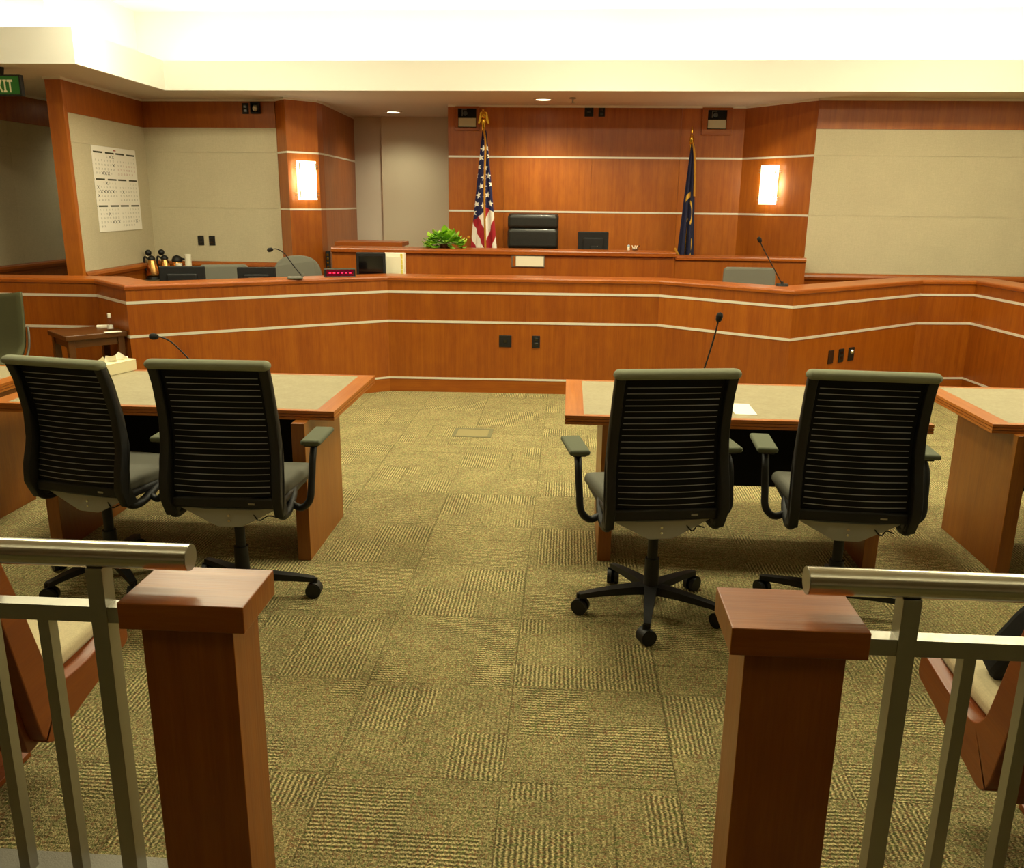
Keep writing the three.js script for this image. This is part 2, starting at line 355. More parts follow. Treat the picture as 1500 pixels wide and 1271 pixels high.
// added lens lights, unseen in the high ceiling, to light the well directly
[[-3.0, -6.95], [0.3, -6.95], [3.4, -6.95], [-3.0, -4.5], [0.3, -4.5], [3.4, -4.5]].forEach(([x, z]) => {
  const t = thing('added_ceiling_light', 'added rectangular lens light, unseen in the raised coffer', 'light', [x, HIGH - 0.03, z], 0, 'added coffer lens lights');
  part('frame', mg([box(1.3, 0.03, 0.04, 0, 0, 0.33), box(1.3, 0.03, 0.04, 0, 0, -0.33), box(0.04, 0.03, 0.62, 0.63, 0, 0), box(0.04, 0.03, 0.62, -0.63, 0, 0)]), M.trim, t);
  part('diffuser', box(1.22, 0.012, 0.62, 0, 0.012, 0, 'x', 0), M.glow(2.5), t);
  const l = new THREE.RectAreaLight(WARM, ADDED_TROFFER, 1.2, 0.6); l.position.set(0, 0.004, 0); l.rotation.x = -Math.PI / 2; t.add(l);
});
// round downlights in the soffit
function downlight(x, z, label, power) {
  const t = thing('downlight', label, 'light', [x, CEIL - 0.012, z]);
  part('trim_ring', lathe([[0.075, 0.012], [0.105, 0.012], [0.105, 0.004], [0.09, 0], [0.075, 0.006], [0.075, 0.012]]), M.trim, t);
  part('lamp_disc', cyl(0.076, 0.076, 0.004, 0, 0.006, 0, 28), M.glow(4), t);
  const l = new THREE.SpotLight(WARM, power, 0, 1.25, 1, 2); l.position.set(0, 0, 0); l.target.position.set(0, -1, 0); t.add(l); t.add(l.target); l.castShadow = true; l.shadow.radius = 3;
}
downlight(-2.157, -10.87, 'round glowing downlight above the niche', DOWN * 0.6);
downlight(-5.25, -10.3, 'round downlight in the passage behind the calendar wall', DOWN * 0.5);
downlight(-0.314, -9.494, 'round glowing downlight in front of the judge wall', DOWN);

// ---------------------------------------------------------------- the front bench
const BP = [[-5.7, -7.03], [-3.95, -7.05], [-3.45, -6.57], [-1.64, -7.81], [0.815, -7.87], [1.815, -7.137], [3.29, -8.37], [3.81, -8.43], [4.05, -6.0]];
const BM = mitres(BP);
const capProfile = (o0, o1, y0, y1) => [[o0, y0], [o0, y1], [o1 - 0.014, y1], [o1 - 0.004, y1 - 0.005], [o1, y1 - 0.014], [o1, y0 + 0.006], [o1 - 0.006, y0]];
{
  const t = thing('courtroom_bench', 'long angular cherry wood bench with pale metal strips across the well', 'bench');
  for (let k = 0; k + 1 < BP.length; k++) {
    const s = (p, along) => sweep(BP[k], BP[k + 1], BM[k], BM[k + 1], p, along);
    part('backing', s(rect(-0.06, -0.014, 0, 1.02)), M.wood[1], t);
    part('plinth', s(rect(-0.014, 0, 0, 0.121), true), woodPick(k), t);
    part('metal_strip', s(rect(-0.014, 0.004, 0.121, 0.139), true), M.stripe, t);
    part('veneer_panel', s(rect(-0.014, 0, 0.139, 0.645)), woodPick(k), t);
    part('metal_strip', s(rect(-0.014, 0.004, 0.645, 0.667), true), M.stripe, t);
    part('veneer_panel', s(rect(-0.014, 0, 0.667, 0.911)), woodPick(k + 1), t);
    part('metal_strip', s(rect(-0.014, 0.004, 0.911, 0.933), true), M.stripe, t);
    part('veneer_panel', s(rect(-0.014, 0, 0.933, 1.02)), woodPick(k), t);
    part('bench_top', s(capProfile(-0.28, 0.012, 1.02, 1.06), true), M.cap, t);
    if (k >= 2 && k < 6) part('worktop', s(rect(-0.85, -0.06, 0.70, 0.735), true), M.cap, t);
  }
}
// ---------------------------------------------------------------- judge's bench and side partition
{
  const t = thing('judges_bench', 'raised cherry wood judge bench holding the blank name plate', 'bench');
  const jp = [[-2.47, -9.02], [-1.53, -9.0], [0.9, -9.0], [1.07, -9.03]], jm = mitres(jp);
  for (let k = 0; k < 3; k++) {
    const s = (p, along) => sweep(jp[k], jp[k + 1], jm[k], jm[k + 1], p, along);
    part('backing', s(rect(-0.05, -0.014, 0, 1.19)), M.wood[1], t);
    part('front_panel', s(rect(-0.014, 0, 0, 1.195)), woodPick(k + 2), t);
    part('top_ledge', s(capProfile(-0.34, 0.03, 1.195, 1.245), true), M.cap, t);
  }
  part('end_panel', box(0.05, 1.19, 0.9, 1.04, 0, -9.5), M.wood[0], t);
  part('return_ledge', box(0.75, 0.045, 0.4, -2.2, 1.235, -9.72, 'x'), M.cap, t);
  part('return_panel', box(0.7, 1.235, 0.04, -2.2, 0, -9.78), M.wood[0], t);
  const dais = structure('floor_dais', 'raised floor under the judge behind the bench', 'floor');
  part('platform', box(4.2, 0.3, 0.95, -0.28, 0, -9.6, 'x', 0), M.wood[1], dais);
  const p = thing('partition', 'lower cherry wood partition between the judge bench and the fabric wall', 'partition');
  const pp = [[1.075, -9.06], [2.39, -9.06]], pm = mitres(pp);
  part('front_panel', sweep(...pp, ...pm, rect(-0.05, 0, 0, 1.165)), M.wood[0], p);
  part('top_ledge', sweep(...pp, ...pm, capProfile(-0.25, 0.02, 1.165, 1.205), true), M.cap, p);
  const n = thing('name_plate', 'blank pale metal name plate on the front of the judge bench', 'name plate', [-0.423, 1.075, -9.0]);
  part('holder', box(0.34, 0.118, 0.012, 0, 0, 0.007, 'x', 0.002), M.steelFlat, n);
  part('plate', box(0.285, 0.1, 0.006, 0.018, 0.009, 0.017, 'x', 0.001), std({ color: 0xe8dfc6, roughness: 0.4 }), n);
  part('slot', box(0.03, 0.1, 0.004, -0.143, 0.009, 0.015, 'y', 0), M.wood[1], n);
}
// ---------------------------------------------------------------- wall fittings
function wallPlate(name, label, w, h, pos, turn, mat = M.black, group, jack = 1) {
  const t = thing(name, label, 'outlet', pos, turn, group);
  part('cover_plate', box(w, h, 0.008, 0, -h / 2, 0.004, 'y', 0.003), mat, t);
  if (jack) for (const s of h > w * 1.2 ? [-1, 1] : [0]) part('socket', box(Math.min(w * 0.5, 0.035), 0.03, 0.006, 0, s * h * 0.2 - 0.015, 0.009, 'y', 0.003), M.blackGloss, t);
  return t;
}
wallPlate('outlet_plate', 'square black cover plate on the centre of the front bench', 0.115, 0.108, [-0.566, 0.487, -7.825 - 0.012], 0.024);
wallPlate('outlet_plate', 'narrow black outlet on the front bench beside the square cover plate', 0.072, 0.112, [-0.284, 0.486, -7.843], 0.024);
{
  const a = -Math.atan2(-8.37 + 7.137, 3.29 - 1.815), at = (x) => [x, 0.46, -7.137 + (x - 1.815) * (-8.37 + 7.137) / (3.29 - 1.815)];
  wallPlate('outlet_plate', 'plain dark brown cover plate on the receding right bench side', 0.075, 0.118, at(2.27), a, std({ color: 0x2a140a, roughness: 0.4 }), undefined, 0);
  wallPlate('outlet_plate', 'black duplex outlet between two plates on the receding right bench side', 0.075, 0.118, at(2.385), a);
  const k = wallPlate('key_switch_plate', 'black plate with a round silver key switch on the receding bench side', 0.085, 0.118, at(2.5), a, M.black, undefined, 0);
  const kk = lathe([[0, 0.02], [0.012, 0.02], [0.014, 0.008], [0.02, 0.006], [0.02, 0]]); kk.rotateX(Math.PI / 2); kk.translate(0, 0.02, 0.006); part('key_switch', kk, M.steel, k);
}
wallPlate('outlet_plate', 'black outlet on the fabric wall, nearer to the calendar corner', 0.07, 0.105, [-4.13, 1.265, -9.655], 0.03);
wallPlate('outlet_plate', 'black outlet on the fabric wall, nearer to the wood column', 0.07, 0.105, [-4.0, 1.265, -9.651], 0.03);
wallPlate('outlet_plate', 'small dark jack plate high on the wood band left of the column', 0.07, 0.11, [-3.512, 2.655, -9.627], 0.03);
wallPlate('outlet_plate', 'square black plate high on the judge wall', 0.095, 0.1, [0.17, 2.685, -10.1], 0);
wallPlate('outlet_plate', 'narrow black plate high on the judge wall', 0.07, 0.1, [0.31, 2.685, -10.1], 0);
{
  const t = thing('wall_camera', 'small silver camera in a black box high on the wood band', 'camera', [-3.395, 2.66, -9.625], 0.03);
  part('box', mg([box(0.1, 0.012, 0.05, 0, 0.045, 0.025), box(0.1, 0.012, 0.05, 0, -0.057, 0.025), box(0.012, 0.09, 0.05, -0.044, -0.045, 0.025), box(0.012, 0.09, 0.05, 0.044, -0.045, 0.025), box(0.1, 0.1, 0.006, 0, -0.05, 0.003)]), M.black, t);
  const b = new THREE.SphereGeometry(0.034, 20, 14); b.translate(0, -0.005, 0.032); part('dome', clean(b), std({ color: 0xc8c8bc, roughness: 0.15, metalness: 0.7 }), t);
}
// recessed boxes with cameras, framed in wood, high on the judge wall
function cameraBox(x, y, w, h, frame, label) {
  const t = thing('camera_box', label, 'camera box', [x, y, -10.1]);
  const f = frame;
  part('wood_frame', mg([box(w + 2 * f, Math.min(f, 2.735 - y - h / 2), 0.02, 0, h / 2, 0.01, 'x'), box(w + 2 * f, f, 0.02, 0, -h / 2 - f, 0.01, 'x'), box(f, h, 0.02, -w / 2 - f / 2, -h / 2, 0.01), box(f, h, 0.02, w / 2 + f / 2, -h / 2, 0.01)]), M.wood[2], t);
  part('back_panel', box(w, h, 0.004, 0, -h / 2, 0.002, 'x', 0), M.blackSoft, t);
  part('mirror', box(w - 0.01, h * 0.46, 0.004, 0, -h / 2 + 0.008, 0.009, 'x', 0.001).rotateX(-0.06), std({ color: 0xc9cbb6, roughness: 0.12, metalness: 0.6 }), t);
  const l = new THREE.CylinderGeometry(0.026, 0.03, 0.014, 20); l.rotateX(Math.PI / 2); l.translate(-0.02, h * 0.24, 0.012); part('camera_body', clean(l), M.blackGloss, t);
  part('bracket', mg([box(0.008, 0.07, 0.01, -0.055, h * 0.1, 0.012), box(0.05, 0.006, 0.01, -0.03, h * 0.42, 0.012)]), M.grey, t);
}
cameraBox(-1.175, 2.613, 0.205, 0.2, 0.032, 'wood-framed camera recess above the striped flag');
cameraBox(1.565, 2.61, 0.205, 0.2, 0.06, 'wide wood-framed camera recess above the navy flag');
// sconces
function sconce(pos, turn, label, side) {
  const t = thing('wall_sconce', label, 'sconce', pos, turn);
  part('back_plate', box(0.16, 0.34, 0.02, 0, -0.17, 0.01, 'y', 0.004), M.steelFlat, t);
  const g = clean(new THREE.CylinderGeometry(0.16, 0.16, 0.4, 24, 1, true, -0.86, 1.72)); g.translate(0, 0, -0.055);
  const g2 = clean(new THREE.CylinderGeometry(0.154, 0.154, 0.4, 24, 1, true, -0.86, 1.72)); g2.translate(0, 0, -0.055);
  part('glass_shade', mg([g, g2]), M.glow(1.6), t);
  for (const y of [-0.155, -0.13, 0.13, 0.155]) part('bar', rod([-0.15 * 1, y, 0.045], [0.15, y, 0.045], 0.0045), M.steelFlat, t);
  for (const y of [-0.145, 0.145]) for (const x of [-0.1, 0.1]) part('clip', box(0.008, 0.07, 0.012, x, y - 0.035, 0.075, 'y', 0.002), M.steelFlat, t);
  const l = new THREE.PointLight(WARM, SCONCE, 0, 2); l.position.set(0, 0, 0.06); l.shadow.radius = 3; l.castShadow = true; t.add(l);
}
sconce([-2.885, 1.918, -9.555], Math.atan2(0.29, 0.254), 'glowing curved glass sconce on the wood column', 1);
sconce([2.135, 1.925, -9.742], -Math.atan2(0.77, 0.57), 'glowing curved glass sconce on the angled wall by the navy flag', -1);
// sprinkler head
{
  const t = thing('sprinkler', 'small fire sprinkler head under the soffit before the judge wall', 'sprinkler', [-0.011, CEIL - 0.06, -9.363]);
  part('escutcheon', cyl(0.035, 0.03, 0.012, 0, 0.048, 0), M.steelFlat, t); part('stem', cyl(0.008, 0.01, 0.045, 0, 0.01, 0), M.steelFlat, t); part('deflector', cyl(0.022, 0.022, 0.003, 0, 0.006, 0), M.steelFlat, t);
}
// canvas helper
function canvasTex(w, h, draw) { const c = document.createElement('canvas'); c.width = w; c.height = h; const k = c.getContext('2d'); draw(k, w, h); const t = new THREE.CanvasTexture(c); t.colorSpace = THREE.SRGBColorSpace; return t; }
// exit sign
{
  const t = thing('exit_sign', 'green EXIT sign hanging from the soffit', 'exit sign', [-4.745, 2.525, -7.38], 0);
  part('housing', box(0.35, 0.165, 0.045, 0, 0, 0, 'x', 0.004), M.black, t);
  const tex = canvasTex(512, 230, (k, w, h) => { k.fillStyle = '#1d6a22'; k.fillRect(0, 0, w, h); k.fillStyle = '#e9e2bd'; k.font = 'bold 190px sans-serif'; k.textAlign = 'center'; k.textBaseline = 'middle'; k.save(); k.translate(w / 2 + 8, h / 2 + 12); k.scale(0.8, 1.2); k.fillText('EXIT', 0, 0); k.restore(); });
  const g = new THREE.PlaneGeometry(0.318, 0.138); g.translate(0, 0.083, 0.0235); part('sign_face', g, std({ map: tex, roughness: 0.5 }), t);
  part('mount', cyl(0.02, 0.03, 0.06, 0, 0.165, 0), M.black, t);
}
// calendar
{
  const tex = canvasTex(1024, 1024, (k, w, h) => {
    k.fillStyle = '#f1ece0'; k.fillRect(0, 0, w, h);
    k.fillStyle = '#a8584a'; k.fillRect(w * 0.47, 30, 60, 14);
    const first = [3, 6, 2, 4, 0, 2], len = [31, 28, 30, 31, 30, 31];
    const crosses = [[3, 4, 18, 28, 29, 30], [], [2, 6, 14, 15, 16, 17, 18, 20], [12], [11, 26, 27, 28], [25]];
    for (let m = 0; m < 6; m++) {
      const x0 = 30 + (m % 2) * (w / 2 - 10), y0 = 64 + Math.floor(m / 2) * 320, cw = 66, ch = 50;
      k.fillStyle = '#3a3a22'; k.fillRect(x0, y0, 200, 20); k.fillRect(x0 + 262, y0, 200, 20);
      k.font = '30px sans-serif'; k.textAlign = 'center'; k.textBaseline = 'middle';
      for (let d = 1; d <= len[m]; d++) {
        const p = first[m] + d - 1, x = x0 + 34 + (p % 7) * cw, y = y0 + 56 + Math.floor(p / 7) * ch;
        k.fillStyle = m === 1 && d > 10 ? '#a05048' : '#6e6a5c'; k.fillText(String(d), x, y);
        if (crosses[m].includes(d)) { k.strokeStyle = '#24241c'; k.lineWidth = 6; k.beginPath(); k.moveTo(x - 24, y - 20); k.lineTo(x + 24, y + 20); k.moveTo(x + 24, y - 20); k.lineTo(x - 24, y + 20); k.stroke(); }
      }
    }
  });
  const g = new THREE.BoxGeometry(1.0, 0.815, 0.003);
  single('wall_calendar', g, std({ map: tex, roughness: 0.85 }), 'white six-month wall calendar with crossed-out days', 'calendar', [-4.626, 1.797, -8.88], Math.PI / 2 + 0.0675);
}
// ---------------------------------------------------------------- flags
function goldFringe(pts, mat, parent) { part('fringe', tube(pts, 0.012, 40, 6), mat, parent); }
function drape(w0, w1, y0, y1, folds, amp, xoff, uvf, nx = 40, ny = 40) { // folded cloth hanging from y1 (narrow) to y0 (wide)
  const pos = [], uv = [], idx = [];
  for (const back of [0, 1]) for (let j = 0; j <= ny; j++) for (let i = 0; i <= nx; i++) {
    const s = i / nx, t = j / ny, w = w1 + (w0 - w1) * Math.pow(t, 0.85), a = amp * (0.25 + 0.75 * t);
    const ph = s * Math.PI * 2 * folds + 0.6 * Math.sin(t * 3);
    const x = xoff(t) + (s - 0.5) * w + 0.25 * a * Math.sin(ph * 2 + 1), z = a * Math.cos(ph) * Math.sin(Math.PI * Math.min(1, Math.max(0, s * 0.9 + 0.05))) + (back ? -0.006 : 0);
    pos.push(x, y1 + (y0 - y1) * t, z); uv.push(...uvf(s, t));
  }
  const st = (nx + 1) * (ny + 1);
  for (const b of [0, 1]) for (let j = 0; j < ny; j++) for (let i = 0; i < nx; i++) {
    const a = b * st + j * (nx + 1) + i, c = a + nx + 1;
    if (b) idx.push(a, a + 1, c, a + 1, c + 1, c); else idx.push(a, c, a + 1, a + 1, c, c + 1);
  }
  const g = new THREE.BufferGeometry(); g.setAttribute('position', new THREE.Float32BufferAttribute(pos, 3)); g.setAttribute('uv', new THREE.Float32BufferAttribute(uv, 2)); g.setIndex(idx); g.computeVertexNormals(); return clean(g);
}
{
  const goldCloth = std({ color: 0xc98a1c, roughness: 0.7, bumpMap: plainBump, bumpScale: 0.003 });
  const t = thing('striped_flag', 'hanging star-spangled red and white striped flag with gold eagle finial', 'flag', [-0.965, 0.3, -9.82]);
  part('base', lathe([[0, 0], [0.14, 0], [0.14, 0.03], [0.05, 0.07], [0.03, 0.1], [0, 0.1]]), M.brass, t);
  part('pole', cyl(0.013, 0.013, 2.08, 0, 0.1, 0, 12), M.brass, t);
  const eagle = [lathe([[0, 0], [0.02, 0], [0.02, 0.07], [0.032, 0.085], [0.022, 0.1], [0.03, 0.115], [0.02, 0.13], [0, 0.13]])];
  const body = new THREE.SphereGeometry(0.028, 16, 12); body.scale(1, 1.5, 0.9); body.translate(0, 0.165, 0); eagle.push(body);
  const head = new THREE.SphereGeometry(0.014, 12, 10); head.translate(-0.004, 0.212, 0.01); eagle.push(head);
  const beak = new THREE.ConeGeometry(0.006, 0.02, 8); beak.rotateX(Math.PI / 2); beak.translate(-0.004, 0.21, 0.028); eagle.push(beak);
  for (const s of [-1, 1]) { const wg = extr(roundPoly([[0, 0.2], [s * 0.035, 0.195], [s * 0.06, 0.08], [s * 0.045, 0.075], [s * 0.02, 0.14]], 0.008), 0.008, 0.003); wg.translate(0, 0, -0.012); eagle.push(wg); }
  const eg = mg(eagle); eg.translate(0, 2.155, 0); part('eagle_finial', eg, M.brass, t);
  const tex = canvasTex(1024, 1024, (k, w, h) => {
    for (let i = 0; i < 13; i++) { k.fillStyle = i % 2 ? '#ece4d8' : '#a31424'; k.fillRect(0, i * h / 13, w, h / 13 + 1); }
    k.fillStyle = '#191a4a'; k.fillRect(0, 0, w * 0.42, h * 7 / 13); k.fillStyle = '#f2ecdf';
    for (let r = 0; r < 9; r++) for (let c = 0; c < (r % 2 ? 5 : 6); c++) {
      const cx = w * 0.42 * (0.085 + (c + (r % 2 ? 0.5 : 0)) * 0.166), cy = h * 7 / 13 * (0.09 + r * 0.1025);
      k.beginPath(); for (let q = 0; q < 10; q++) { const a = -Math.PI / 2 + q * Math.PI / 5, rad = q % 2 ? 13 : 32; k[q ? 'lineTo' : 'moveTo'](cx + Math.cos(a) * rad * 0.68, cy + Math.sin(a) * rad); } k.closePath(); k.fill();
    }
  });
  const fm = std({ map: tex, roughness: 0.8, side: THREE.DoubleSide });
  // the fly falls straight down beside the pole: stripes run steeply down the cloth
  const left = drape(0.22, 0.03, 0.25, 2.18, 1.5, 0.035, (q) => 0.005 - 0.105 * q, (s, q) => { const w = (s - 0.5) * 0.3 * Math.pow(q, 0.85); return [(0.02 + q * 1.93 * 0.82 + w * 0.57) / 1.83, 1 - (0.1 + q * 1.93 * 0.5 - w * 0.82) / 1.22]; });
  part('flag_cloth', left.translate(0, 0, 0.025), fm, t);
  const right = drape(0.17, 0.02, 0.25, 2.16, 1, 0.03, (q) => 0.02 + 0.1 * q, (s, q) => { const w = (s - 0.5) * 0.24 * Math.pow(q, 0.85); return [(0.04 + q * 1.93 * 0.88 - w * 0.47) / 1.83, 1 - (0.12 + q * 1.93 * 0.42 + w * 0.88) / 1.22]; });
  part('flag_cloth', right.translate(0, 0, 0.02), fm, t);
  goldFringe([[0.006, 2.18, 0.05], [0.025, 2.05, 0.06], [0.02, 1.75, 0.065], [0.018, 1.4, 0.072], [0.03, 0.9, 0.075], [0.03, 0.3, 0.08]], goldCloth, t);
  part('fringe', box(0.035, 0.03, 0.03, -0.16, 1.02, 0.03, 'y', 0.008), goldCloth, t);

  const n = thing('navy_flag', 'hanging navy blue flag with gold emblem and spear finial', 'flag', [1.268, 0.3, -9.82]);
  part('base', lathe([[0, 0], [0.14, 0], [0.14, 0.03], [0.05, 0.07], [0.03, 0.1], [0, 0.1]]), M.brass, n);
  part('pole', cyl(0.013, 0.013, 1.96, 0, 0.1, 0, 12), M.brass, n);
  part('spear_finial', lathe([[0, 2.04], [0.022, 2.04], [0.022, 2.1], [0.012, 2.115], [0.018, 2.125], [0.006, 2.14], [0.014, 2.165], [0.005, 2.2], [0, 2.225]]), M.brass, n);
  const ntex = canvasTex(512, 1024, (k, w, h) => {
    k.fillStyle = '#14163a'; k.fillRect(0, 0, w, h); k.strokeStyle = k.fillStyle = '#d8a83a'; k.lineCap = 'round';
    k.lineWidth = 34; k.beginPath(); k.moveTo(110, 325); k.lineTo(190, 300); k.lineTo(330, 290); k.stroke();
    k.lineWidth = 14; k.beginPath(); k.moveTo(250, 360); k.lineTo(250, 430); k.stroke(); k.lineWidth = 22; k.beginPath(); k.arc(330, 400, 70, -1.2, 0.9); k.stroke();
    k.beginPath(); for (let q = 0; q < 10; q++) { const a = -Math.PI / 2 + q * Math.PI / 5, rad = q % 2 ? 10 : 26; k[q ? 'lineTo' : 'moveTo'](260 + Math.cos(a) * rad, 438 + Math.sin(a) * rad); } k.fill();
    k.lineWidth = 26; k.beginPath(); k.moveTo(460, 560); k.quadraticCurveTo(465, 610, 400, 650); k.stroke();
  });
  const nc = drape(0.25, 0.035, 0.2, 2.04, 2.5, 0.04, (q) => -0.02 * q + 0.0, (s, q) => [s, 1 - q]);
  part('flag_cloth', nc.translate(0.012, 0, 0.03), std({ map: ntex, roughness: 0.75, side: THREE.DoubleSide }), n);
  goldFringe([[0.01, 2.05, 0.05], [0.03, 1.95, 0.055], [0.048, 1.75, 0.05], [0.06, 1.5, 0.045]], goldCloth, n);
  part('fringe', tube([[-0.115, 0.95, 0.05], [-0.09, 0.9, 0.07], [-0.06, 0.86, 0.06], [-0.04, 0.83, 0.07]], 0.013, 20, 6), goldCloth, n);
}
// ---------------------------------------------------------------- things on and behind the judge's bench
{
  const t = thing('potted_plant', 'bright green leafy plant spilling over on the judge bench', 'plant', [-1.31, 1.2, -9.2]);
  t.position.y = 1.246;
  part('pot', lathe([[0, 0], [0.05, 0], [0.06, 0.035], [0.064, 0.04], [0.055, 0.036], [0.045, 0.03], [0, 0.03]]), std({ color: 0x5a3a20, roughness: 0.7 }), t);
  const lg = new THREE.PlaneGeometry(0.05, 0.085, 4, 6), p = lg.attributes.position;
  for (let i = 0; i < p.count; i++) { const v = p.getY(i) / 0.085 + 0.5, u = p.getX(i) / 0.025; p.setX(i, u * 0.036 * Math.pow(Math.sin(Math.PI * Math.min(1, 0.06 + v * 0.93)), 0.7)); p.setZ(i, -0.03 * v * v + 0.008 * u * u); p.setY(i, v * 0.085); }
  lg.computeVertexNormals();
  const lm = [0x78b81c, 0x96d028, 0xb4e040, 0x5c9a18].map((c) => phy({ color: c, roughness: 0.5, side: THREE.DoubleSide, transmission: 0.25, thickness: 0 }));
  const stems = [];
  for (let i = 0; i < 190; i++) {
    const a = rr(0, Math.PI * 2), q = Math.sqrt(rnd()), r = q * 0.165, h = 0.03 + 0.125 * Math.sqrt(Math.max(0, 1 - q * q)) * rr(0.75, 1.05) + rr(-0.03, 0.02) - 0.03 * q;
    const x = Math.cos(a) * r * 1.12, z = Math.sin(a) * r * 0.5;
    const m = part('leaf', lg, lm[Math.floor(rnd() * 4)], t); m.position.set(x, Math.max(0.012, h), z); m.rotation.set(0.75 + 1.1 * q + rr(-0.35, 0.35), Math.atan2(x, z) + rr(-0.9, 0.9), rr(-0.4, 0.4), 'YXZ'); m.scale.setScalar(rr(0.65, 1.05));
    if (i % 2) stems.push(tube([[0, 0.05, 0], [x * 0.5, Math.max(0.06, h * 1.05), z * 0.5], [x, Math.max(0.012, h), z]], 0.002, 6, 4));
  }
  part('stems', mg(stems), std({ color: 0x7aa33a, roughness: 0.6 }), t);
}
// judge's chair
{
  const t = thing('judge_chair', 'black leather high-back executive chair behind the judge bench', 'chair', [-0.41, 0.3, -9.8]);
  const pad = (w, h, d, y, z) => soft(w, h, d, 0.045, 0, y, z, 4);
  part('backrest_shell', soft(0.56, 0.80, 0.06, 0.03, 0, 0.5, -0.05), M.leather, t);
  part('head_pad', pad(0.56, 0.165, 0.12, 1.13, 0.03), M.leather, t);
  part('back_pad', pad(0.56, 0.23, 0.13, 0.915, 0.035), M.leather, t);
  part('lumbar_pad', pad(0.55, 0.30, 0.12, 0.63, 0.035), M.leather, t);
  part('seat', soft(0.54, 0.13, 0.42, 0.05, 0, 0.42, 0.2), M.leather, t);
  for (const s of [-1, 1]) { part('armrest', soft(0.07, 0.04, 0.3, 0.018, s * 0.29, 0.6, 0.14), M.black, t); part('arm_post', tube([[s * 0.27, 0.45, 0.1], [s * 0.31, 0.5, 0.12], [s * 0.29, 0.61, 0.14]], 0.014), M.black, t); }
  part('column', cyl(0.03, 0.03, 0.36, 0, 0.08, 0.18), M.black, t);
  for (let k = 0; k < 5; k++) { const a = k * 1.2566 + 0.5; part('base_leg', rod([0, 0.09, 0.18], [Math.cos(a) * 0.22, 0.05, 0.18 + Math.sin(a) * 0.22], 0.018), M.black, t); part('caster', soft(0.05, 0.05, 0.05, 0.02, Math.cos(a) * 0.22, 0, 0.18 + Math.sin(a) * 0.22), M.black, t); }
}
function monitor(name, label, pos, turn, w, h, y0, opts = {}) { // seen from behind: local +z is the back
  const t = thing(name, label, 'monitor', pos, turn);
  part('housing', mg([soft(w, h, 0.03, 0.012, 0, y0, 0), soft(w * 0.66, h * 0.6, 0.035, 0.015, 0, y0 + h * 0.16, 0.022)]), M.blackMatte, t);
  part('screen', box(w - 0.03, h - 0.03, 0.002, 0, y0 + 0.015, -0.016, 'x', 0), M.blackGloss, t);
  if (opts.slots) for (let k = 0; k < 5; k++) part('vent_slot', box(w * 0.4, 0.004, 0.004, 0, y0 + h * 0.4 + k * 0.016, 0.041, 'x', 0), M.grey, t);
  if (opts.mark) part('rear_mark', cyl(0.006, 0.006, 0.004, 0, -0.002, 0).rotateX(Math.PI / 2).translate(w * 0.13, y0 + h * 0.42, 0.042), M.grey, t);
  part('neck', box(0.06, y0 + h * 0.4, 0.03, 0, 0.01, 0.035, 'y', 0.004), M.black, t);
  part('foot', soft(w * 0.55, 0.014, 0.16, 0.006, 0, 0, 0.03), M.black, t);
  return t;
}
monitor('monitor', 'dark monitor on the judge bench beside the leather chair', [0.246, 0.996, -9.42], 0.05, 0.325, 0.26, 0.17, { mark: 1 });
{
  const t = thing('desk_shelf', 'inner desk shelf of the judge bench', 'shelf', [-0.25, 0.955, -9.34]);
  part('board', box(2.4, 0.04, 0.3, 0, 0, 0, 'x'), M.cap, t);
  for (const x of [-1.1, 0.62, 1.15]) part('support', box(0.04, 0.655, 0.24, x, -0.655, 0), M.wood[1], t);
  const p = thing('pen_cup', 'small clear cup of white and black pens on the judge bench ledge', 'pen cup', [0.68, 1.246, -9.27]);
  part('cup', lathe([[0, 0], [0.028, 0], [0.03, 0.02], [0.027, 0.02], [0.025, 0.004], [0, 0.004]]), M.steelFlat, p);
  for (const [x, z, dx, c] of [[-0.012, 0, -0.02, 0], [0.008, 0.005, 0.015, 0], [0.014, -0.006, 0.035, 1], [-0.004, 0.01, 0.004, 0]]) part('pen', rod([x, 0.006, z], [x + dx, 0.05, z], 0.004), c ? M.black : M.paper, p);
  const q = thing('small_figurine', 'tiny blue-white ornament on the judge bench ledge', 'ornament', [0.615, 1.246, -9.28]);
  part('body', lathe([[0, 0], [0.016, 0], [0.01, 0.02], [0.014, 0.03], [0, 0.032]]), M.paper, q);
  const s = new THREE.SphereGeometry(0.014, 12, 10); s.translate(0, 0.042, 0); part('head', clean(s), std({ color: 0xa8bccb, roughness: 0.4 }), q);
}
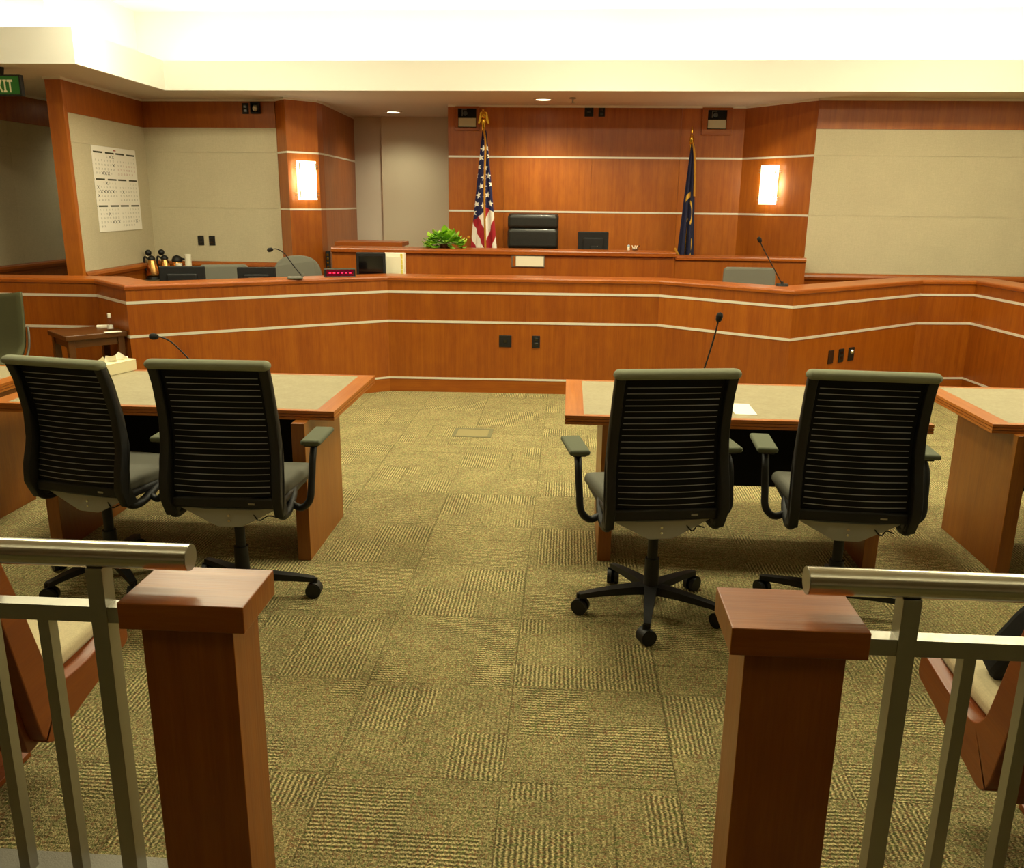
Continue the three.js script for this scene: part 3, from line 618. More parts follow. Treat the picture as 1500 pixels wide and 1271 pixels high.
// ---------------------------------------------------------------- things at the front bench
monitor('monitor', 'wide black monitor seen from behind by the coffee counter', [-3.365, 0.735, -7.42], 0.25, 0.385, 0.27, 0.145, { mark: 1 });
monitor('monitor', 'black monitor with rear vent slots beside the round-backed chair', [-2.776, 0.735, -7.62], 0.2, 0.335, 0.26, 0.142, { slots: 1 });
{
  const t = thing('monitor', 'glossy black monitor standing before white papers on the clerk desk', 'monitor', [-1.865, 0.735, -8.16], 0.12);
  part('housing', soft(0.275, 0.30, 0.035, 0.014, 0, 0.215, 0), M.black, t);
  part('screen', box(0.225, 0.24, 0.003, 0, 0.24, 0.018, 'x', 0.001), M.blackGloss, t);
  part('neck', box(0.05, 0.25, 0.03, 0, 0.005, -0.01), M.black, t); part('foot', soft(0.2, 0.014, 0.15, 0.006, 0, 0, 0), M.black, t);
  const f = thing('file_box', 'cream file box with yellow tabs behind the glossy monitor', 'file box', [-1.81, 0.735, -8.36], 0.04);
  part('box', box(0.46, 0.5, 0.12, 0, 0, 0, 'y', 0.004), M.paper, f);
  for (let k = 0; k < 4; k++) part('tab', box(0.02, 0.045, 0.004, 0.205, 0.3 + k * 0.05, 0.062, 'y', 0), std({ color: 0xe2cf5a, roughness: 0.8 }), f);
  part('folder', box(0.14, 0.46, 0.006, 0.13, 0.01, 0.064, 'y', 0.001), std({ color: 0xe8e0c4, roughness: 0.9 }), f);
}
// led clock
{
  const t = thing('led_clock', 'black desk clock showing six red LED dashes on the bench top', 'clock', [-2.03, 1.06, -7.64], 0.35);
  part('case', box(0.27, 0.075, 0.07, 0, 0, 0, 'x', 0.004), M.black, t);
  part('bezel', mg([box(0.27, 0.008, 0.004, 0, 0.067, 0.036, 'x', 0.001), box(0.27, 0.008, 0.004, 0, 0, 0.036, 'x', 0.001)]), M.grey, t);
  part('display_window', box(0.235, 0.055, 0.003, 0, 0.01, 0.036, 'x', 0), phy({ color: 0x3a0012, roughness: 0.12, clearcoat: 1, emissive: 0x60001a, emissiveIntensity: 0.35 }), t);
  for (let k = 0; k < 6; k++) part('led_dash', box(0.018, 0.007, 0.002, -0.0875 + k * 0.035, 0.034, 0.039, 'x', 0), std({ color: 0xff2244, emissive: 0xff1838, emissiveIntensity: 2.2 }), t);
}
// power strip beside the judge's bench
{
  const t = thing('power_strip', 'upright black power strip at the foot of the wood column', 'power strip', [-2.727, 0.9, -9.79], 0);
  part('strip_body', box(0.05, 0.26, 0.03, 0, 0, 0, 'y', 0.004), M.black, t);
  for (let k = 0; k < 5; k++) part('socket', box(0.026, 0.026, 0.004, 0, 0.025 + k * 0.045, 0.016, 'y', 0.002), M.brass, t);
}
// gooseneck microphones
function mic(label, base, pts, flat, turn = 0) {
  const t = thing('microphone', label, 'microphone', base, turn);
  const n = pts.length, a = new THREE.Vector3(...pts[n - 2]), b = new THREE.Vector3(...pts[n - 1]), d = b.clone().sub(a).normalize();
  if (flat) part('base', mg([soft(0.13, 0.022, 0.1, 0.009, 0, 0, 0), cyl(0.012, 0.009, 0.03, pts[0][0], 0.018, pts[0][2])]), M.grey, t); else part('base', mg([cyl(0.055, 0.05, 0.018), cyl(0.012, 0.01, 0.02, pts[0][0], 0.016, pts[0][2])]), M.black, t);
  const neck = part('gooseneck', tube(pts, 0.0045, 40, 8), M.black, t);
  const h = lathe([[0, 0], [0.01, 0], [0.016, 0.01], [0.019, 0.03], [0.014, 0.046], [0, 0.052]], 16);
  h.applyQuaternion(new THREE.Quaternion().setFromUnitVectors(new THREE.Vector3(0, 1, 0), d)); h.translate(b.x - d.x * 0.005, b.y - d.y * 0.005, b.z - d.z * 0.005);
  part('windscreen', h, M.blackSoft, neck);
}
mic('gooseneck microphone on a grey base before the round-backed chair', [-2.345, 1.06, -7.36], [[0.06, 0.02, 0], [0.0, 0.1, 0], [-0.09, 0.225, 0], [-0.15, 0.255, 0], [-0.175, 0.25, 0.0]], true, 0.3);
mic('thin gooseneck microphone leaning left before the partition', [1.8, 1.06, -7.5], [[0, 0.015, 0], [-0.09, 0.16, 0], [-0.19, 0.32, 0], [-0.21, 0.36, 0]], false);
mic('gooseneck microphone bent low over the table with the tissue box', [-1.995, 0.74, -4.62], [[0, 0.015, 0], [-0.1, 0.11, 0], [-0.2, 0.21, 0.0], [-0.255, 0.235, 0], [-0.275, 0.236, 0]], false);
mic('upright gooseneck microphone on the table with the loose paper', [0.71, 0.74, -4.62], [[0, 0.015, 0], [0.03, 0.13, 0], [0.07, 0.3, 0], [0.085, 0.385, 0]], false);
// grey office chairs behind the bench
function backChair(label, pos, turn, w, top, round) {
  const t = thing('grey_desk_chair', label, 'chair', pos, turn);
  const sh = round ? roundPoly([[-w / 2, 0.62], [w / 2, 0.62], [w / 2, top], [-w / 2, top]], [0.06, 0.06, w * 0.46, w * 0.46]) : roundPoly([[-w / 2 - 0.015, 0.6], [w / 2 + 0.015, 0.6], [w / 2 - 0.005, top], [-w / 2 + 0.005, top]], [0.06, 0.06, 0.03, 0.03]);
  const g = extr(sh, 0.03, 0.014, 14), p = g.attributes.position;
  for (let i = 0; i < p.count; i++) p.setZ(i, p.getZ(i) + 0.35 * p.getX(i) * p.getX(i) * (round ? 1.6 : 0.6) - (p.getY(i) - 0.6) * 0.1);
  g.computeVertexNormals(); g.translate(0, 0, -0.24); part('backrest', uvBox(g, 'y'), M.chairClothDark, t);
  part('seat', soft(0.48, 0.08, 0.46, 0.035, 0, 0.44, 0), M.seatCloth, t);
  part('back_stem', bar([0, 0.4, -0.1], [0, 0.75, -0.26], 0.06, 0.02), M.black, t);
  part('column', cyl(0.026, 0.026, 0.34, 0, 0.1, 0), M.black, t);
  for (let k = 0; k < 5; k++) { const a = k * 1.2566; part('base_leg', rod([0, 0.1, 0], [Math.cos(a) * 0.28, 0.06, Math.sin(a) * 0.28], 0.016), M.black, t); part('caster', soft(0.05, 0.055, 0.05, 0.02, Math.cos(a) * 0.28, 0, Math.sin(a) * 0.28), M.black, t); }
}
backChair('grey straight-backed chair between the two monitors', [-3.29, 0, -8.1], 0.3, 0.44, 1.085, false);
backChair('grey round-backed chair behind the gooseneck microphone', [-2.6, 0, -8.2], 0.25, 0.44, 1.175, true);
backChair('grey straight-backed chair before the low partition', [1.70, 0, -8.2], -0.05, 0.46, 1.13, false);
// coffee counter in the corner
{
  const t = thing('coffee_counter', 'low counter with dark top in the corner under the calendar', 'counter', [-4.15, 0, -9.38]);
  part('cabinet', box(0.92, 0.82, 0.44, 0, 0, 0), M.wood[1], t); part('top', box(0.98, 0.035, 0.5, 0, 0.82, 0.01, 'x'), std({ color: 0x4a4838, roughness: 0.5 }), t);
  for (const [x, l] of [[-4.565, 'copper coffee carafe with black handle nearest the corner'], [-4.475, 'copper coffee carafe with black lid beside the paper cups']]) {
    const c = thing('carafe', l, 'carafe', [x, 0.855, -9.33 + (x > -4.5 ? -0.12 : 0)]);
    part('body', lathe([[0, 0.03], [0.062, 0.03], [0.066, 0.06], [0.055, 0.14], [0.038, 0.2], [0.036, 0.215], [0, 0.215]]), M.copper, c);
    part('foot', cyl(0.07, 0.066, 0.03), M.black, c);
    const lid = part('lid', lathe([[0.036, 0.212], [0.04, 0.222], [0.03, 0.245], [0.012, 0.255], [0, 0.257]]), M.black, c);
    part('handle', tube([[-0.035, 0.22, 0], [-0.075, 0.24, 0], [-0.085, 0.16, 0], [-0.06, 0.07, 0]], 0.01), M.black, c);
    const k = new THREE.SphereGeometry(0.034, 14, 10); k.translate(-0.03, 0.285, 0); part('knob', clean(k), M.black, lid);
  }
  const b = thing('coffee_bowl', 'black lidded server lying behind the carafes', 'server', [-4.365, 0.855, -9.52]);
  part('bowl', lathe([[0, 0], [0.05, 0], [0.05, 0.18], [0, 0.18]]), M.copper, b); part('cover', lathe([[0.055, 0.18], [0.06, 0.2], [0.04, 0.24], [0, 0.255]]), M.black, b); part('spout', rod([0.04, 0.22, 0], [0.13, 0.2, 0], 0.009), M.black, b);
  const cup = lathe([[0, 0], [0.026, 0], [0.036, 0.09], [0.033, 0.09], [0.024, 0.004], [0, 0.004]]);
  for (const [x, n, l, z] of [[-4.275, 3, 'paper cup stack standing alone beside the server', -9.36], [-4.185, 6, 'tall stack of white paper cups on the coffee counter', -9.4], [-4.235, 2, 'short paper cup stack between the two taller ones', -9.46], [-4.10, 2, 'short paper cup stack at the end of the row', -9.4]]) {
    const s = thing('paper_cup_stack', l, 'paper cups', [x, 0.855, z]);
    for (let k = 0; k < n; k++) { const m = part('paper_cup', cup, M.paper, s); m.position.y = 0.02 + k * 0.032; }
    part('cup_base', cyl(0.03, 0.03, 0.02), M.paper, s);
  }
}

// ---------------------------------------------------------------- counsel tables
function counselTable(label, x0, x1, z0, z1, o = {}) {
  const w = x1 - x0, d = z1 - z0, t = thing('counsel_table', label, 'table', [(x0 + x1) / 2, 0, (z0 + z1) / 2]);
  const e = 0.09, f = 0.035;
  part('laminate_inlay', box(w - 2 * e, 0.004, d - 2 * f, 0, 0.7365, 0, 'x', 0), M.laminate, t);
  part('core', box(w - 0.03, 0.036, d - 0.03, 0, 0.700, 0, 'x', 0), M.edge, t);
  const ring = (y0, y1, inset, mat, name) => {
    const x = w / 2 - inset, z = d / 2 - inset;
    const quads = [[[-x, z], [x, z], [x - e, z - f], [-x + e, z - f], 'x'], [[x, -z], [-x, -z], [-x + e, -z + f], [x - e, -z + f], 'x'], [[x, z], [x, -z], [x - e, -z + f], [x - e, z - f], 'z'], [[-x, -z], [-x, z], [-x + e, z - f], [-x + e, -z + f], 'z']];
    for (const q of quads) { const g = extr(shapeOf(q.slice(0, 4).map(([a, b]) => [a, -b])), y1 - y0); g.rotateX(-Math.PI / 2); g.translate(0, y0, 0); part(name, uvBox(g, q[4]), mat, t); }
  };
  ring(0.727, 0.7408, 0, M.edge, 'edge_band'); ring(0.7235, 0.727, 0.003, M.edgeDark, 'edge_ply'); ring(0.7125, 0.7235, 0, M.edge, 'edge_ply'); ring(0.709, 0.7125, 0.003, M.edgeDark, 'edge_ply'); ring(0.697, 0.709, 0, M.edge, 'edge_ply');
  const lz = o.lz || 0.63, [l0, l1] = o.inset;
  for (const x of [-w / 2 + l0 + 0.0325, w / 2 - l1 - 0.0325]) part('leg_panel', box(0.065, 0.697, lz, x, 0, o.lzc || 0.0), M.tableWood, t);
  part('modesty_panel', box(w - l0 - l1 - 0.14, 0.45, 0.03, (l0 - l1) / 2, 0.245, -0.1, 'x'), M.blackSoft, t);
  return t;
}
counselTable('wood-edged laminate table bearing the tissue box', -2.84, -1.105, -4.85, -3.95, { lzc: 0.21, inset: [0.285, 0.125] });
counselTable('wood-edged laminate table bearing the loose white paper', 0.0, 1.715, -4.87, -4.0, { lzc: 0.12, inset: [0.18, 0.185] });
counselTable('wood-edged laminate table near the jury rail with one chair', 2.0, 3.72, -4.93, -4.05, { lzc: 0.17, inset: [0.1, 0.15] });
counselTable('wood-edged laminate table beside the grey shell chair', -4.77, -3.04, -4.9, -4.0, { lzc: 0.15, inset: [0.15, 0.055] });
// things on the tables
{
  const t = thing('tissue_box', 'cream tissue box with a tissue pulled up on the table', 'tissue box', [-2.62, 0.741, -4.75], 1.28);
  part('carton', box(0.245, 0.065, 0.125, 0, 0, 0, 'x', 0.002), std({ color: 0xe6dcb4, roughness: 0.85 }), t);
  const pos = [], idx = [], nx = 14, ny = 6;
  for (let j = 0; j <= ny; j++) for (let i = 0; i <= nx; i++) { const s = i / nx - 0.5, v = j / ny; pos.push(s * (0.13 + 0.08 * v), 0.06 + v * (0.03 + 0.018 * Math.sin(i * 1.3) + 0.01 * Math.sin(i * 2.9)), 0.02 * Math.sin(i * 1.1) * (0.3 + v) + 0.01 * v); }
  for (let j = 0; j < ny; j++) for (let i = 0; i < nx; i++) { const a = j * (nx + 1) + i; idx.push(a, a + 1, a + nx + 1, a + 1, a + nx + 2, a + nx + 1); }
  const g = new THREE.BufferGeometry(); g.setAttribute('position', new THREE.Float32BufferAttribute(pos, 3)); g.setIndex(idx); g.computeVertexNormals();
  part('tissue', g, std({ color: 0xf4efe0, roughness: 0.95, side: THREE.DoubleSide }), t);
  single('paper_sheet', box(0.105, 0.002, 0.235, 0, 0, 0, 'x', 0), M.paper, 'loose white paper lying on the table', 'paper', [0.875, 0.741, -4.225], -0.02);
}
// ---------------------------------------------------------------- high-tech task chairs with wire backs
function taskChair(label) {
  const t = thing('task_chair', label, 'chair', [0, 0, 0]);
  const zc = (y) => { const k = [[0.44, 0.165], [0.52, 0.205], [0.60, 0.20], [0.71, 0.172], [0.85, 0.178], [1.0, 0.215], [1.10, 0.255]]; for (let i = 0; i + 1 < k.length; i++) if (y <= k[i + 1][0]) { let q = (y - k[i][0]) / (k[i + 1][0] - k[i][0]); q = Math.max(0, q); return k[i][1] + (k[i + 1][1] - k[i][1]) * q; } return 0.25; };
  const wx = (y) => 0.222 + 0.013 * Math.exp(-Math.pow((y - 0.58) / 0.2, 2));
  // side fins
  const ys = []; for (let k = 0; k <= 16; k++) ys.push(0.445 + k * (1.085 - 0.445) / 16);
  const thick = (y) => 0.062 - 0.036 * Math.min(1, (y - 0.445) / 0.55);
  for (const s of [-1, 1]) {
    const out = ys.map((y) => [zc(y) + thick(y) * 0.5, y]).concat(ys.slice().reverse().map((y) => [zc(y) - thick(y) * 0.5, y]));
    const g = extr(shapeOf(out), 0.014, 0.005); g.rotateY(-Math.PI / 2); // shape x -> z
    const p = g.attributes.position;
    for (let i = 0; i < p.count; i++) p.setX(i, s * (wx(p.getY(i)) + (p.getX(i) + 0.007) * 1.6));
    if (s < 0) for (let i = 0; i < p.count; i += 3) for (const a of [p]) { const v = [a.getX(i + 1), a.getY(i + 1), a.getZ(i + 1)]; a.setXYZ(i + 1, a.getX(i + 2), a.getY(i + 2), a.getZ(i + 2)); a.setXYZ(i + 2, ...v); }
    part('back_frame_side', toCreasedNormals(g, 0.6), M.black, t);
    part('back_link', tube([[s * 0.228, 0.49, 0.185], [s * 0.23, 0.44, 0.165], [s * 0.23, 0.425, 0.09], [s * 0.226, 0.455, 0.0], [s * 0.215, 0.475, -0.06]], 0.02, 24, 10), M.black, t);
  }
  // liner and upholstery, curved sheets
  const sheet = (dz, th, x1, y0, y1) => {
    const pos = [], idx = [], nx = 10, ny = 16;
    for (const f of [0, 1]) for (let j = 0; j <= ny; j++) for (let i = 0; i <= nx; i++) { const y = y0 + (y1 - y0) * j / ny, u = i / nx * 2 - 1; pos.push(u * (wx(y) - x1), y, zc(y) + dz + (f ? -th : 0) + 0.02 * (1 - u * u) * Math.max(0, Math.min(1, (0.8 - y) / 0.3))); }
    const st = (nx + 1) * (ny + 1);
    for (const f of [0, 1]) for (let j = 0; j < ny; j++) for (let i = 0; i < nx; i++) { const a = f * st + j * (nx + 1) + i, c = a + nx + 1; if (f) idx.push(a, c, a + 1, a + 1, c, c + 1); else idx.push(a, a + 1, c, a + 1, c + 1, c); }
    const e = (a, b) => idx.push(a, a + st, b, b, a + st, b + st);
    for (let j = 0; j < ny; j++) { e(j * (nx + 1), (j + 1) * (nx + 1)); e((j + 1) * (nx + 1) + nx, j * (nx + 1) + nx); }
    for (let i = 0; i < nx; i++) { e(i + 1, i); e(ny * (nx + 1) + i, ny * (nx + 1) + i + 1); }
    const g = new THREE.BufferGeometry(); g.setAttribute('position', new THREE.Float32BufferAttribute(pos, 3)); g.setIndex(idx); g.computeVertexNormals();
    g.setAttribute('uv', new THREE.Float32BufferAttribute(new Float32Array(pos.length / 3 * 2), 2)); return uvBox(g, 'y');
  };
  part('back_liner', sheet(-0.022, 0.006, 0.004, 0.48, 1.075), M.blackSoft, t);
  part('back_upholstery', sheet(-0.029, 0.018, 0.004, 0.5, 1.075), M.chairCloth, t);
  for (let k = 0; k < 20; k++) {
    const y = 0.548 + k * 0.0255, b = 0.016 * Math.max(0, Math.min(1, (0.95 - y) / 0.4)), z = zc(y), w = wx(y) - 0.035;
    part('back_wire', tube([[-w, y, z - 0.004], [-w * 0.5, y, z + b * 0.75], [0, y, z + b], [w * 0.5, y, z + b * 0.75], [w, y, z - 0.004]], 0.0019, 10, 5), M.wire, t);
  }
  const cb = part('lower_crossbar', mg([soft(0.44, 0.05, 0.03, 0.012, 0, 0.475, 0.19)]), M.black, t);
  part('metal_tag', box(0.028, 0.008, 0.003, 0.12, 0.495, 0.2065, 'x', 0), M.steelFlat, cb);
  // rolled top edge of the upholstery
  const roll = new THREE.CapsuleGeometry(0.026, 0.45, 6, 14); roll.rotateZ(Math.PI / 2); roll.scale(1, 0.8, 1.3); roll.translate(0, 1.09, 0.25); part('top_roll', uvBox(roll, 'x'), M.rollClothLit, t);
  // seat
  const sg = new RoundedBoxGeometry(0.49, 0.06, 0.46, 5, 0.028), sp = sg.attributes.position;
  for (let i = 0; i < sp.count; i++) { const z = sp.getZ(i); if (z < -0.12) sp.setY(i, sp.getY(i) - Math.pow((-0.12 - z) / 0.12, 2) * 0.022); sp.setX(i, sp.getX(i) * (1 - 0.12 * Math.max(0, z / 0.23))); }
  sg.computeVertexNormals(); sg.translate(0, 0.515, -0.075); part('seat_cushion', uvBox(sg, 'x'), M.seatCloth, t);
  part('seat_pan', soft(0.46, 0.04, 0.43, 0.018, 0, 0.455, -0.07), M.black, t);
  part('front_edge', soft(0.42, 0.05, 0.03, 0.014, 0, 0.43, -0.285), M.black, t);
  // arms
  for (const s of [-1, 1]) {
    const pad = part('arm_pad', soft(0.088, 0.024, 0.25, 0.011, s * 0.328, 0.705, -0.09), M.chairCloth, t);
    part('arm_upright', tube([[s * 0.225, 0.445, 0.03], [s * 0.28, 0.43, 0.045], [s * 0.318, 0.465, 0.05], [s * 0.326, 0.55, 0.03], [s * 0.328, 0.65, 0.0], [s * 0.322, 0.698, -0.06]], 0.0155, 30, 10), M.black, t);
    part('arm_bracket', soft(0.06, 0.012, 0.16, 0.005, s * 0.324, 0.694, -0.07), M.black, pad);
  }
  // grey yoke with two bolts
  const yk = extr(roundPoly([[-0.205, 0.462], [-0.11, 0.41], [-0.05, 0.378], [0.05, 0.378], [0.11, 0.41], [0.205, 0.462], [0.1, 0.452], [-0.1, 0.452]], 0.01), 0.012, 0.003); yk.translate(0, 0, 0.14); const yoke = part('yoke', yk, M.yoke, t);
  for (const y of [0.404, 0.428]) part('bolt', cyl(0.0055, 0.0055, 0.005, 0, -0.002, 0, 10).rotateX(Math.PI / 2).translate(0, y, 0.157), M.steel, yoke);
  part('mechanism', mg([soft(0.16, 0.06, 0.26, 0.02, 0, 0.4, -0.02), bar([0, 0.42, 0.02], [0, 0.415, 0.145], 0.05, 0.03)]), M.black, t);
  part('cable', tube([[0.1, 0.44, 0.15], [0.13, 0.41, 0.16], [0.16, 0.42, 0.13], [0.2, 0.4, 0.1]], 0.003, 14, 5), M.black, t);
  part('column', cyl(0.022, 0.022, 0.22, 0, 0.2, 0.045), M.black, t); part('column_sleeve', cyl(0.034, 0.03, 0.17, 0, 0.075, 0.045), M.black, t);
  for (let k = 0; k < 5; k++) {
    const a = Math.PI / 2 + 0.3 + k * Math.PI * 0.4;
    const lg = clean(new THREE.BoxGeometry(0.3, 0.04, 0.055, 6, 1, 1)), p = lg.attributes.position;
    for (let i = 0; i < p.count; i++) { const q = (p.getX(i) + 0.15) / 0.3; p.setZ(i, p.getZ(i) * (1 - 0.5 * q)); p.setY(i, p.getY(i) * (1 - 0.45 * q) + 0.105 - 0.022 * q * q); }
    lg.translate(0.165, 0, 0); lg.computeVertexNormals(); const leg = part('base_leg', lg, M.black, t); leg.rotation.y = -a; leg.position.z = 0.045;
    const cs = part('caster', mg([
      new THREE.CylinderGeometry(0.033, 0.033, 0.02, 18).rotateX(Math.PI / 2).translate(0, 0.033, 0.017), new THREE.CylinderGeometry(0.033, 0.033, 0.02, 18).rotateX(Math.PI / 2).translate(0, 0.033, -0.017),
      new THREE.CylinderGeometry(0.036, 0.036, 0.05, 18, 1, false, 0, Math.PI).rotateX(Math.PI / 2).translate(0, 0.036, 0), cyl(0.008, 0.008, 0.05, 0.012, 0.04, 0, 10)]), M.black, leg);
    cs.position.set(0.308, 0, 0); cs.rotation.y = rr(-1.2, 1.2);
  }
  return t;
}
const spin = (c, a) => { for (const l of c.children) if (l.name === 'base_leg') l.rotation.y -= a; };
const chairA = taskChair('wire-backed task chair pulled up beside the loose white paper');
chairA.position.set(0.385, 0, -3.53); chairA.rotation.y = 0.17;
spin(dup(chairA, [1.19, 0, -3.58], -0.06, 'wire-backed task chair at the jury-rail end of the loose paper table'), -0.47);
spin(dup(chairA, [-1.41, 0, -3.5], 0.02, 'wire-backed task chair at the aisle end of the tissue box table'), 0.56);
const chairL = dup(chairA, [-2.08, 0, -3.65], -0.2, 'wire-backed task chair in front of the tissue box'); chairL.scale.y = 0.968;
dup(chairA, [2.66, 0, -3.66], 0.05, 'wire-backed task chair at the table near the jury rail');
// ---------------------------------------------------------------- side table and shell chair by the bench
{
  const t = thing('side_table', 'small square dark wood table in the bench corner', 'side table', [-3.795, 0, -6.57], Math.PI / 4 + 0.04);
  part('tabletop', box(0.46, 0.04, 0.44, 0, 0.66, 0, 'x', 0.006), M.sideTable, t);
  for (const x of [-1, 1]) for (const z of [-1, 1]) part('leg', box(0.05, 0.66, 0.05, x * 0.185, 0, z * 0.175), M.sideTable, t);
  for (const z of [-1, 1]) part('apron', box(0.32, 0.06, 0.02, 0, 0.6, z * 0.18, 'x'), M.sideTable, t);
  for (const x of [-1, 1]) part('apron', box(0.02, 0.06, 0.3, x * 0.19, 0.6, 0, 'z'), M.sideTable, t);
  single('paper_pad', box(0.09, 0.014, 0.1, 0, 0, 0, 'x', 0.002), M.paper, 'thick white note pad on the small dark table', 'note pad', [-3.77, 0.7, -6.76], 0.5);
  single('paper_sheet', box(0.12, 0.003, 0.06, 0, 0, 0, 'x', 0), M.paper, 'white paper slip before the bottle on the small table', 'paper', [-3.56, 0.7, -6.52], 0.7);
  const b = thing('water_bottle', 'clear plastic bottle with white cap on the small table', 'bottle', [-3.63, 0.7, -6.62]);
  part('body', lathe([[0, 0], [0.022, 0], [0.022, 0.06], [0.012, 0.085], [0.01, 0.1], [0, 0.1]], 20), M.glass, b); part('cap', cyl(0.014, 0.014, 0.03, 0, 0.1, 0, 16), M.paper, b); part('label_band', lathe([[0.0226, 0.012], [0.0226, 0.04]], 20), std({ color: 0xe8e6dc, roughness: 0.8, side: THREE.DoubleSide }), b);

  const c = thing('shell_chair', 'grey-green upholstered shell chair standing before the bench', 'chair', [-4.40, 0, -6.1], 0.0);
  const pr = [[-0.26, 1.0], [-0.25, 0.8], [-0.22, 0.6], [-0.16, 0.53], [-0.05, 0.5], [0.12, 0.51], [0.26, 0.485]];
  const cv = new THREE.CatmullRomCurve3(pr.map((p) => new THREE.Vector3(0, p[1], p[0]))).getPoints(30);
  const pos = [], idx = [], nx = 10; 
  for (const f of [0, 1]) cv.forEach((p, j) => { for (let i = 0; i <= nx; i++) { const u = i / nx * 2 - 1, q = cv[Math.min(j + 1, 30)], r = cv[Math.max(j - 1, 0)], ty = q.y - r.y, tz = q.z - r.z, l = Math.hypot(ty, tz); const th = f ? -0.035 : 0; pos.push(u * 0.245, p.y + (tz / l) * th * 1 + 0.02 * u * u, p.z - (ty / l) * th + 0.03 * u * u); } });
  const st = 31 * (nx + 1);
  for (const f of [0, 1]) for (let j = 0; j < 30; j++) for (let i = 0; i < nx; i++) { const a = f * st + j * (nx + 1) + i, d = a + nx + 1; if (f) idx.push(a, a + 1, d, a + 1, d + 1, d); else idx.push(a, d, a + 1, a + 1, d, d + 1); }
  for (let j = 0; j < 30; j++) for (const i of [0, nx]) { const a = j * (nx + 1) + i, d = a + nx + 1; idx.push(a, d, a + st, d, d + st, a + st); }
  for (const j of [0, 30]) for (let i = 0; i < nx; i++) { const a = j * (nx + 1) + i; idx.push(a, a + 1, a + st, a + 1, a + 1 + st, a + st); }
  const g = new THREE.BufferGeometry(); g.setAttribute('position', new THREE.Float32BufferAttribute(pos, 3)); g.setIndex(idx); g.computeVertexNormals(); g.setAttribute('uv', new THREE.Float32BufferAttribute(new Float32Array(pos.length / 3 * 2), 2));
  part('shell', uvBox(g, 'y'), std({ color: 0x4c4c30, roughness: 0.95, bumpMap: clothBump, bumpScale: 0.0005, side: THREE.DoubleSide }), c);
  for (const s of [-1, 1]) part('frame_tube', tube([[s * 0.262, 0.76, -0.25], [s * 0.275, 0.68, -0.23], [s * 0.27, 0.56, -0.2], [s * 0.25, 0.47, -0.12], [s * 0.22, 0.44, 0.1]], 0.009, 24, 8), M.grey, c);
  for (const x of [-1, 1]) for (const z of [-1, 1]) part('leg', rod([x * 0.21, 0.45, z * 0.12], [x * 0.24, 0, z * 0.23], 0.012), M.grey, c);
}
// ---------------------------------------------------------------- the bar: newel posts, steel railings
function newel(x0, x1, label) {
  const t = thing('newel_post', label, 'post', [(x0 + x1) / 2, 0, -1.795]), w = x1 - x0;
  part('shaft', box(w - 0.075, 0.785, 0.155, 0, 0, 0, 'y', 0.002), M.newel, t);
  part('cap', box(w, 0.065, 0.205, 0, 0.785, 0, 'x', 0.003), M.newel, t);
  return t;
}
newel(-0.985, -0.697, 'square-capped dark wood post nearer to the empty wooden chair');
newel(0.367, 0.659, 'square-capped dark wood post nearer to the chair holding the black bag');
function railing(sgn, xEnd, xNewel, first, n, label) {
  const t = thing('railing', label, 'railing'), far = sgn * 4.6, z = -1.8;
  part('handrail', rod([xEnd, 0.918, z], [far, 0.918, z], 0.0315, 40), M.steel, t);
  part('end_cap', rod([xEnd - sgn * 0.002, 0.918, z], [xEnd, 0.918, z], 0.031, 40), M.steelFlat, t);
  part('lower_rail', bar([xNewel, 0.772, z], [far, 0.772, z], 0.04, 0.04), M.steelFlat, t);
  for (let k = 0; k < n; k++) {
    const x = first + sgn * k * 0.143, main = k % 8 === 0;
    if (main) part('rail_post', box(0.04, 0.87, 0.046, x, 0.02, z, 'y', 0.001), M.steelFlat, t); else part('baluster', box(0.028, 0.735, 0.034, x, 0.02, z, 'y', 0.001), M.steelFlat, t);
  }
  part('base_plate', box(Math.abs(far - xNewel), 0.02, 0.13, (far + xNewel) / 2, 0, z, 'x', 0.002), M.concrete, t);
}
railing(-1, -0.857, -0.947, -1.08, 20, 'brushed steel railing before the wooden chair with the empty seat');
railing(1, 0.545, 0.621, 0.77, 20, 'brushed steel railing before the wooden chair holding a black bag');
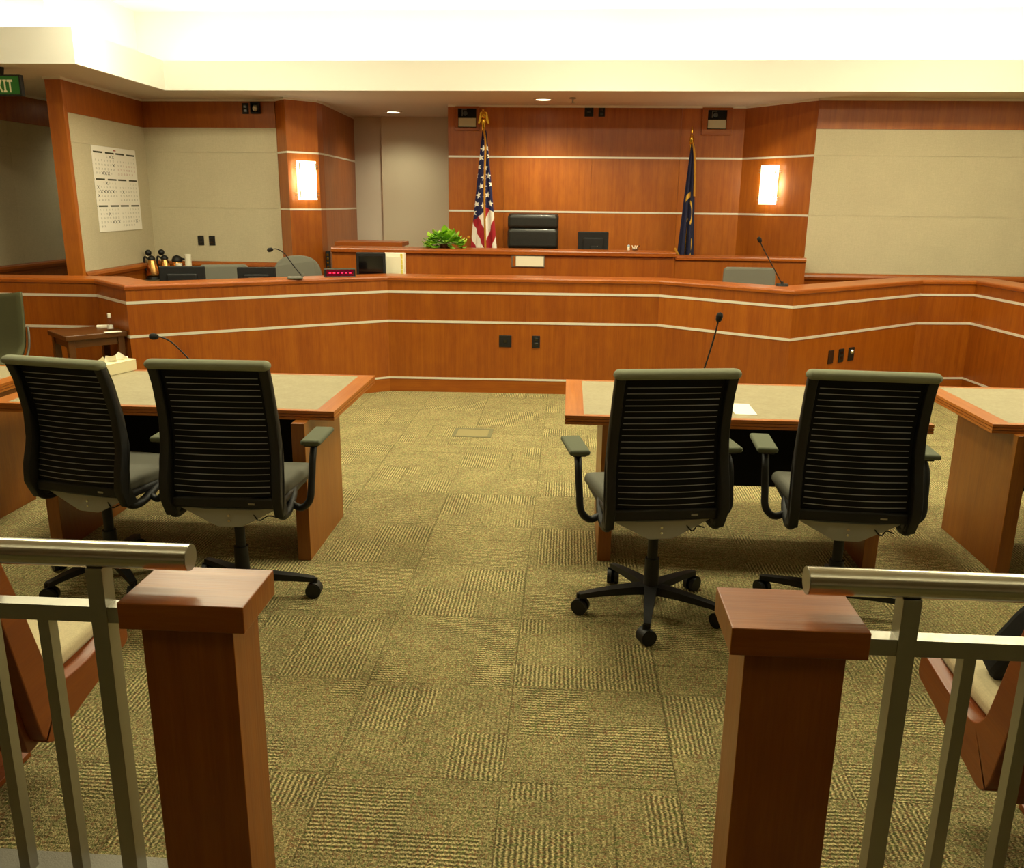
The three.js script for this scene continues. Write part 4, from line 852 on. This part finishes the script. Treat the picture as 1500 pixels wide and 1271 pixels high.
// ---------------------------------------------------------------- wooden chairs behind the rail
function woodChair(xEdge, sgn, label) { // xEdge: aisle side of the chair; sgn: direction away from the aisle
  const W = 0.56, t = thing('wooden_chair', label, 'chair', [xEdge + sgn * W / 2, 0, -2.2]);
  const zz = (z) => -(z + 2.2); // shape x = forward
  const L = [[zz(-2.425), 0.345], [zz(-2.12), 0.287], [zz(-1.985), 0.262], [zz(-1.955), 0.31], [zz(-1.865), 0.70], [zz(-1.83), 0.875], [zz(-1.875), 0.885], [zz(-1.935), 0.72], [zz(-2.015), 0.46], [zz(-2.06), 0.405], [zz(-2.2), 0.398], [zz(-2.42), 0.425]];
  const sh = roundPoly(L, [0.02, 0.03, 0.035, 0.03, 0.03, 0.015, 0.015, 0.03, 0.03, 0.04, 0.03, 0.012]);
  for (const s of [-1, 1]) { const g = extr(sh, 0.035, 0.004, 6); g.rotateY(Math.PI / 2); g.translate(s * (W / 2 - 0.022) - 0.0175, 0, 0); part('side_panel', uvBox(g, 'z'), M.chairWood, t); }
  const S = [[zz(-2.40), 0.37], [zz(-2.40), 0.405], [zz(-2.08), 0.395], [zz(-2.02), 0.44], [zz(-1.90), 0.80], [zz(-1.86), 0.90], [zz(-1.835), 0.895], [zz(-1.845), 0.80], [zz(-1.93), 0.34], [zz(-1.945), 0.26], [zz(-1.985), 0.26], [zz(-2.04), 0.33]];
  const g = extr(roundPoly(S, 0.012), W - 0.09, 0.002, 4); g.rotateY(Math.PI / 2); g.translate(-(W - 0.09) / 2, 0, 0); part('seat_shell', uvBox(g, 'z'), M.chairWood, t);
  const c = new RoundedBoxGeometry(W - 0.1, 0.06, 0.40, 4, 0.025), cp = c.attributes.position;
  for (let i = 0; i < cp.count; i++) if (cp.getZ(i) < -0.1) cp.setZ(i, cp.getZ(i) - 0.035 * (1 - Math.pow(cp.getX(i) / (W / 2 - 0.05), 2)));
  c.computeVertexNormals(); c.translate(0, 0.425, -0.045); part('seat_cushion', uvBox(c, 'x'), M.cream, t);
  const b = soft(W - 0.12, 0.36, 0.045, 0.02, 0, 0, 0); b.rotateX(0.27); b.translate(0, 0.48, 0.16); part('back_cushion', b, M.cream, t);
  part('pedestal', box(0.12, 0.28, 0.2, sgn * 0.1, 0.02, 0.05), M.chairWood, t); part('floor_plate', box(0.2, 0.02, 0.26, sgn * 0.1, 0, 0.05, 'x'), M.chairWood, t);
}
woodChair(-1.385, -1, 'cream-cushioned wooden chair behind the railing, its seat empty');
woodChair(1.095, 1, 'cream-cushioned wooden chair behind the railing with a black bag on it');
{
  const t = thing('black_bag', 'soft black bag lying on the cream seat cushion', 'bag', [1.42, 0.456, -2.29], 0.1);
  const rim = extr(roundPoly([[-0.22, 0], [0.22, 0], [0.25, 0.24], [-0.19, 0.26]], 0.05), 0.05, 0.02, 8); rim.translate(0, 0.02, -0.02); rim.rotateX(0.5); part('body', rim, M.blackSoft, t);
  const pn = extr(roundPoly([[-0.17, 0.04], [0.18, 0.04], [0.2, 0.21], [-0.15, 0.22]], 0.03), 0.006, 0.006, 8); pn.translate(0, 0.02, 0.05); pn.rotateX(0.5); part('front_panel', pn, std({ color: 0x14140f, roughness: 0.6 }), t);
  part('strap', tube([[-0.14, 0.24, 0.12], [-0.1, 0.3, 0.16], [0.1, 0.3, 0.16], [0.15, 0.24, 0.12]], 0.01), M.black, t);
}
// floor box
{
  const t = thing('floor_box', 'flush floor outlet box framed in dull metal in the aisle carpet', 'floor box', [-0.705, 0, -6.38]);
  for (const s of [-1, 1]) { part('frame_side', box(0.3, 0.003, 0.028, 0, 0, s * 0.115, 'x', 0), M.floorFrame, t); part('frame_side', box(0.028, 0.003, 0.2, s * 0.136, 0, 0, 'x', 0), M.floorFrame, t); }
  part('lid', box(0.24, 0.002, 0.2, 0, 0, 0, 'x', 0), std({ color: 0x8f8358, roughness: 1, bumpMap: plainBump, bumpScale: 0.003 }), t);
}
renderer.render(scene, camera);
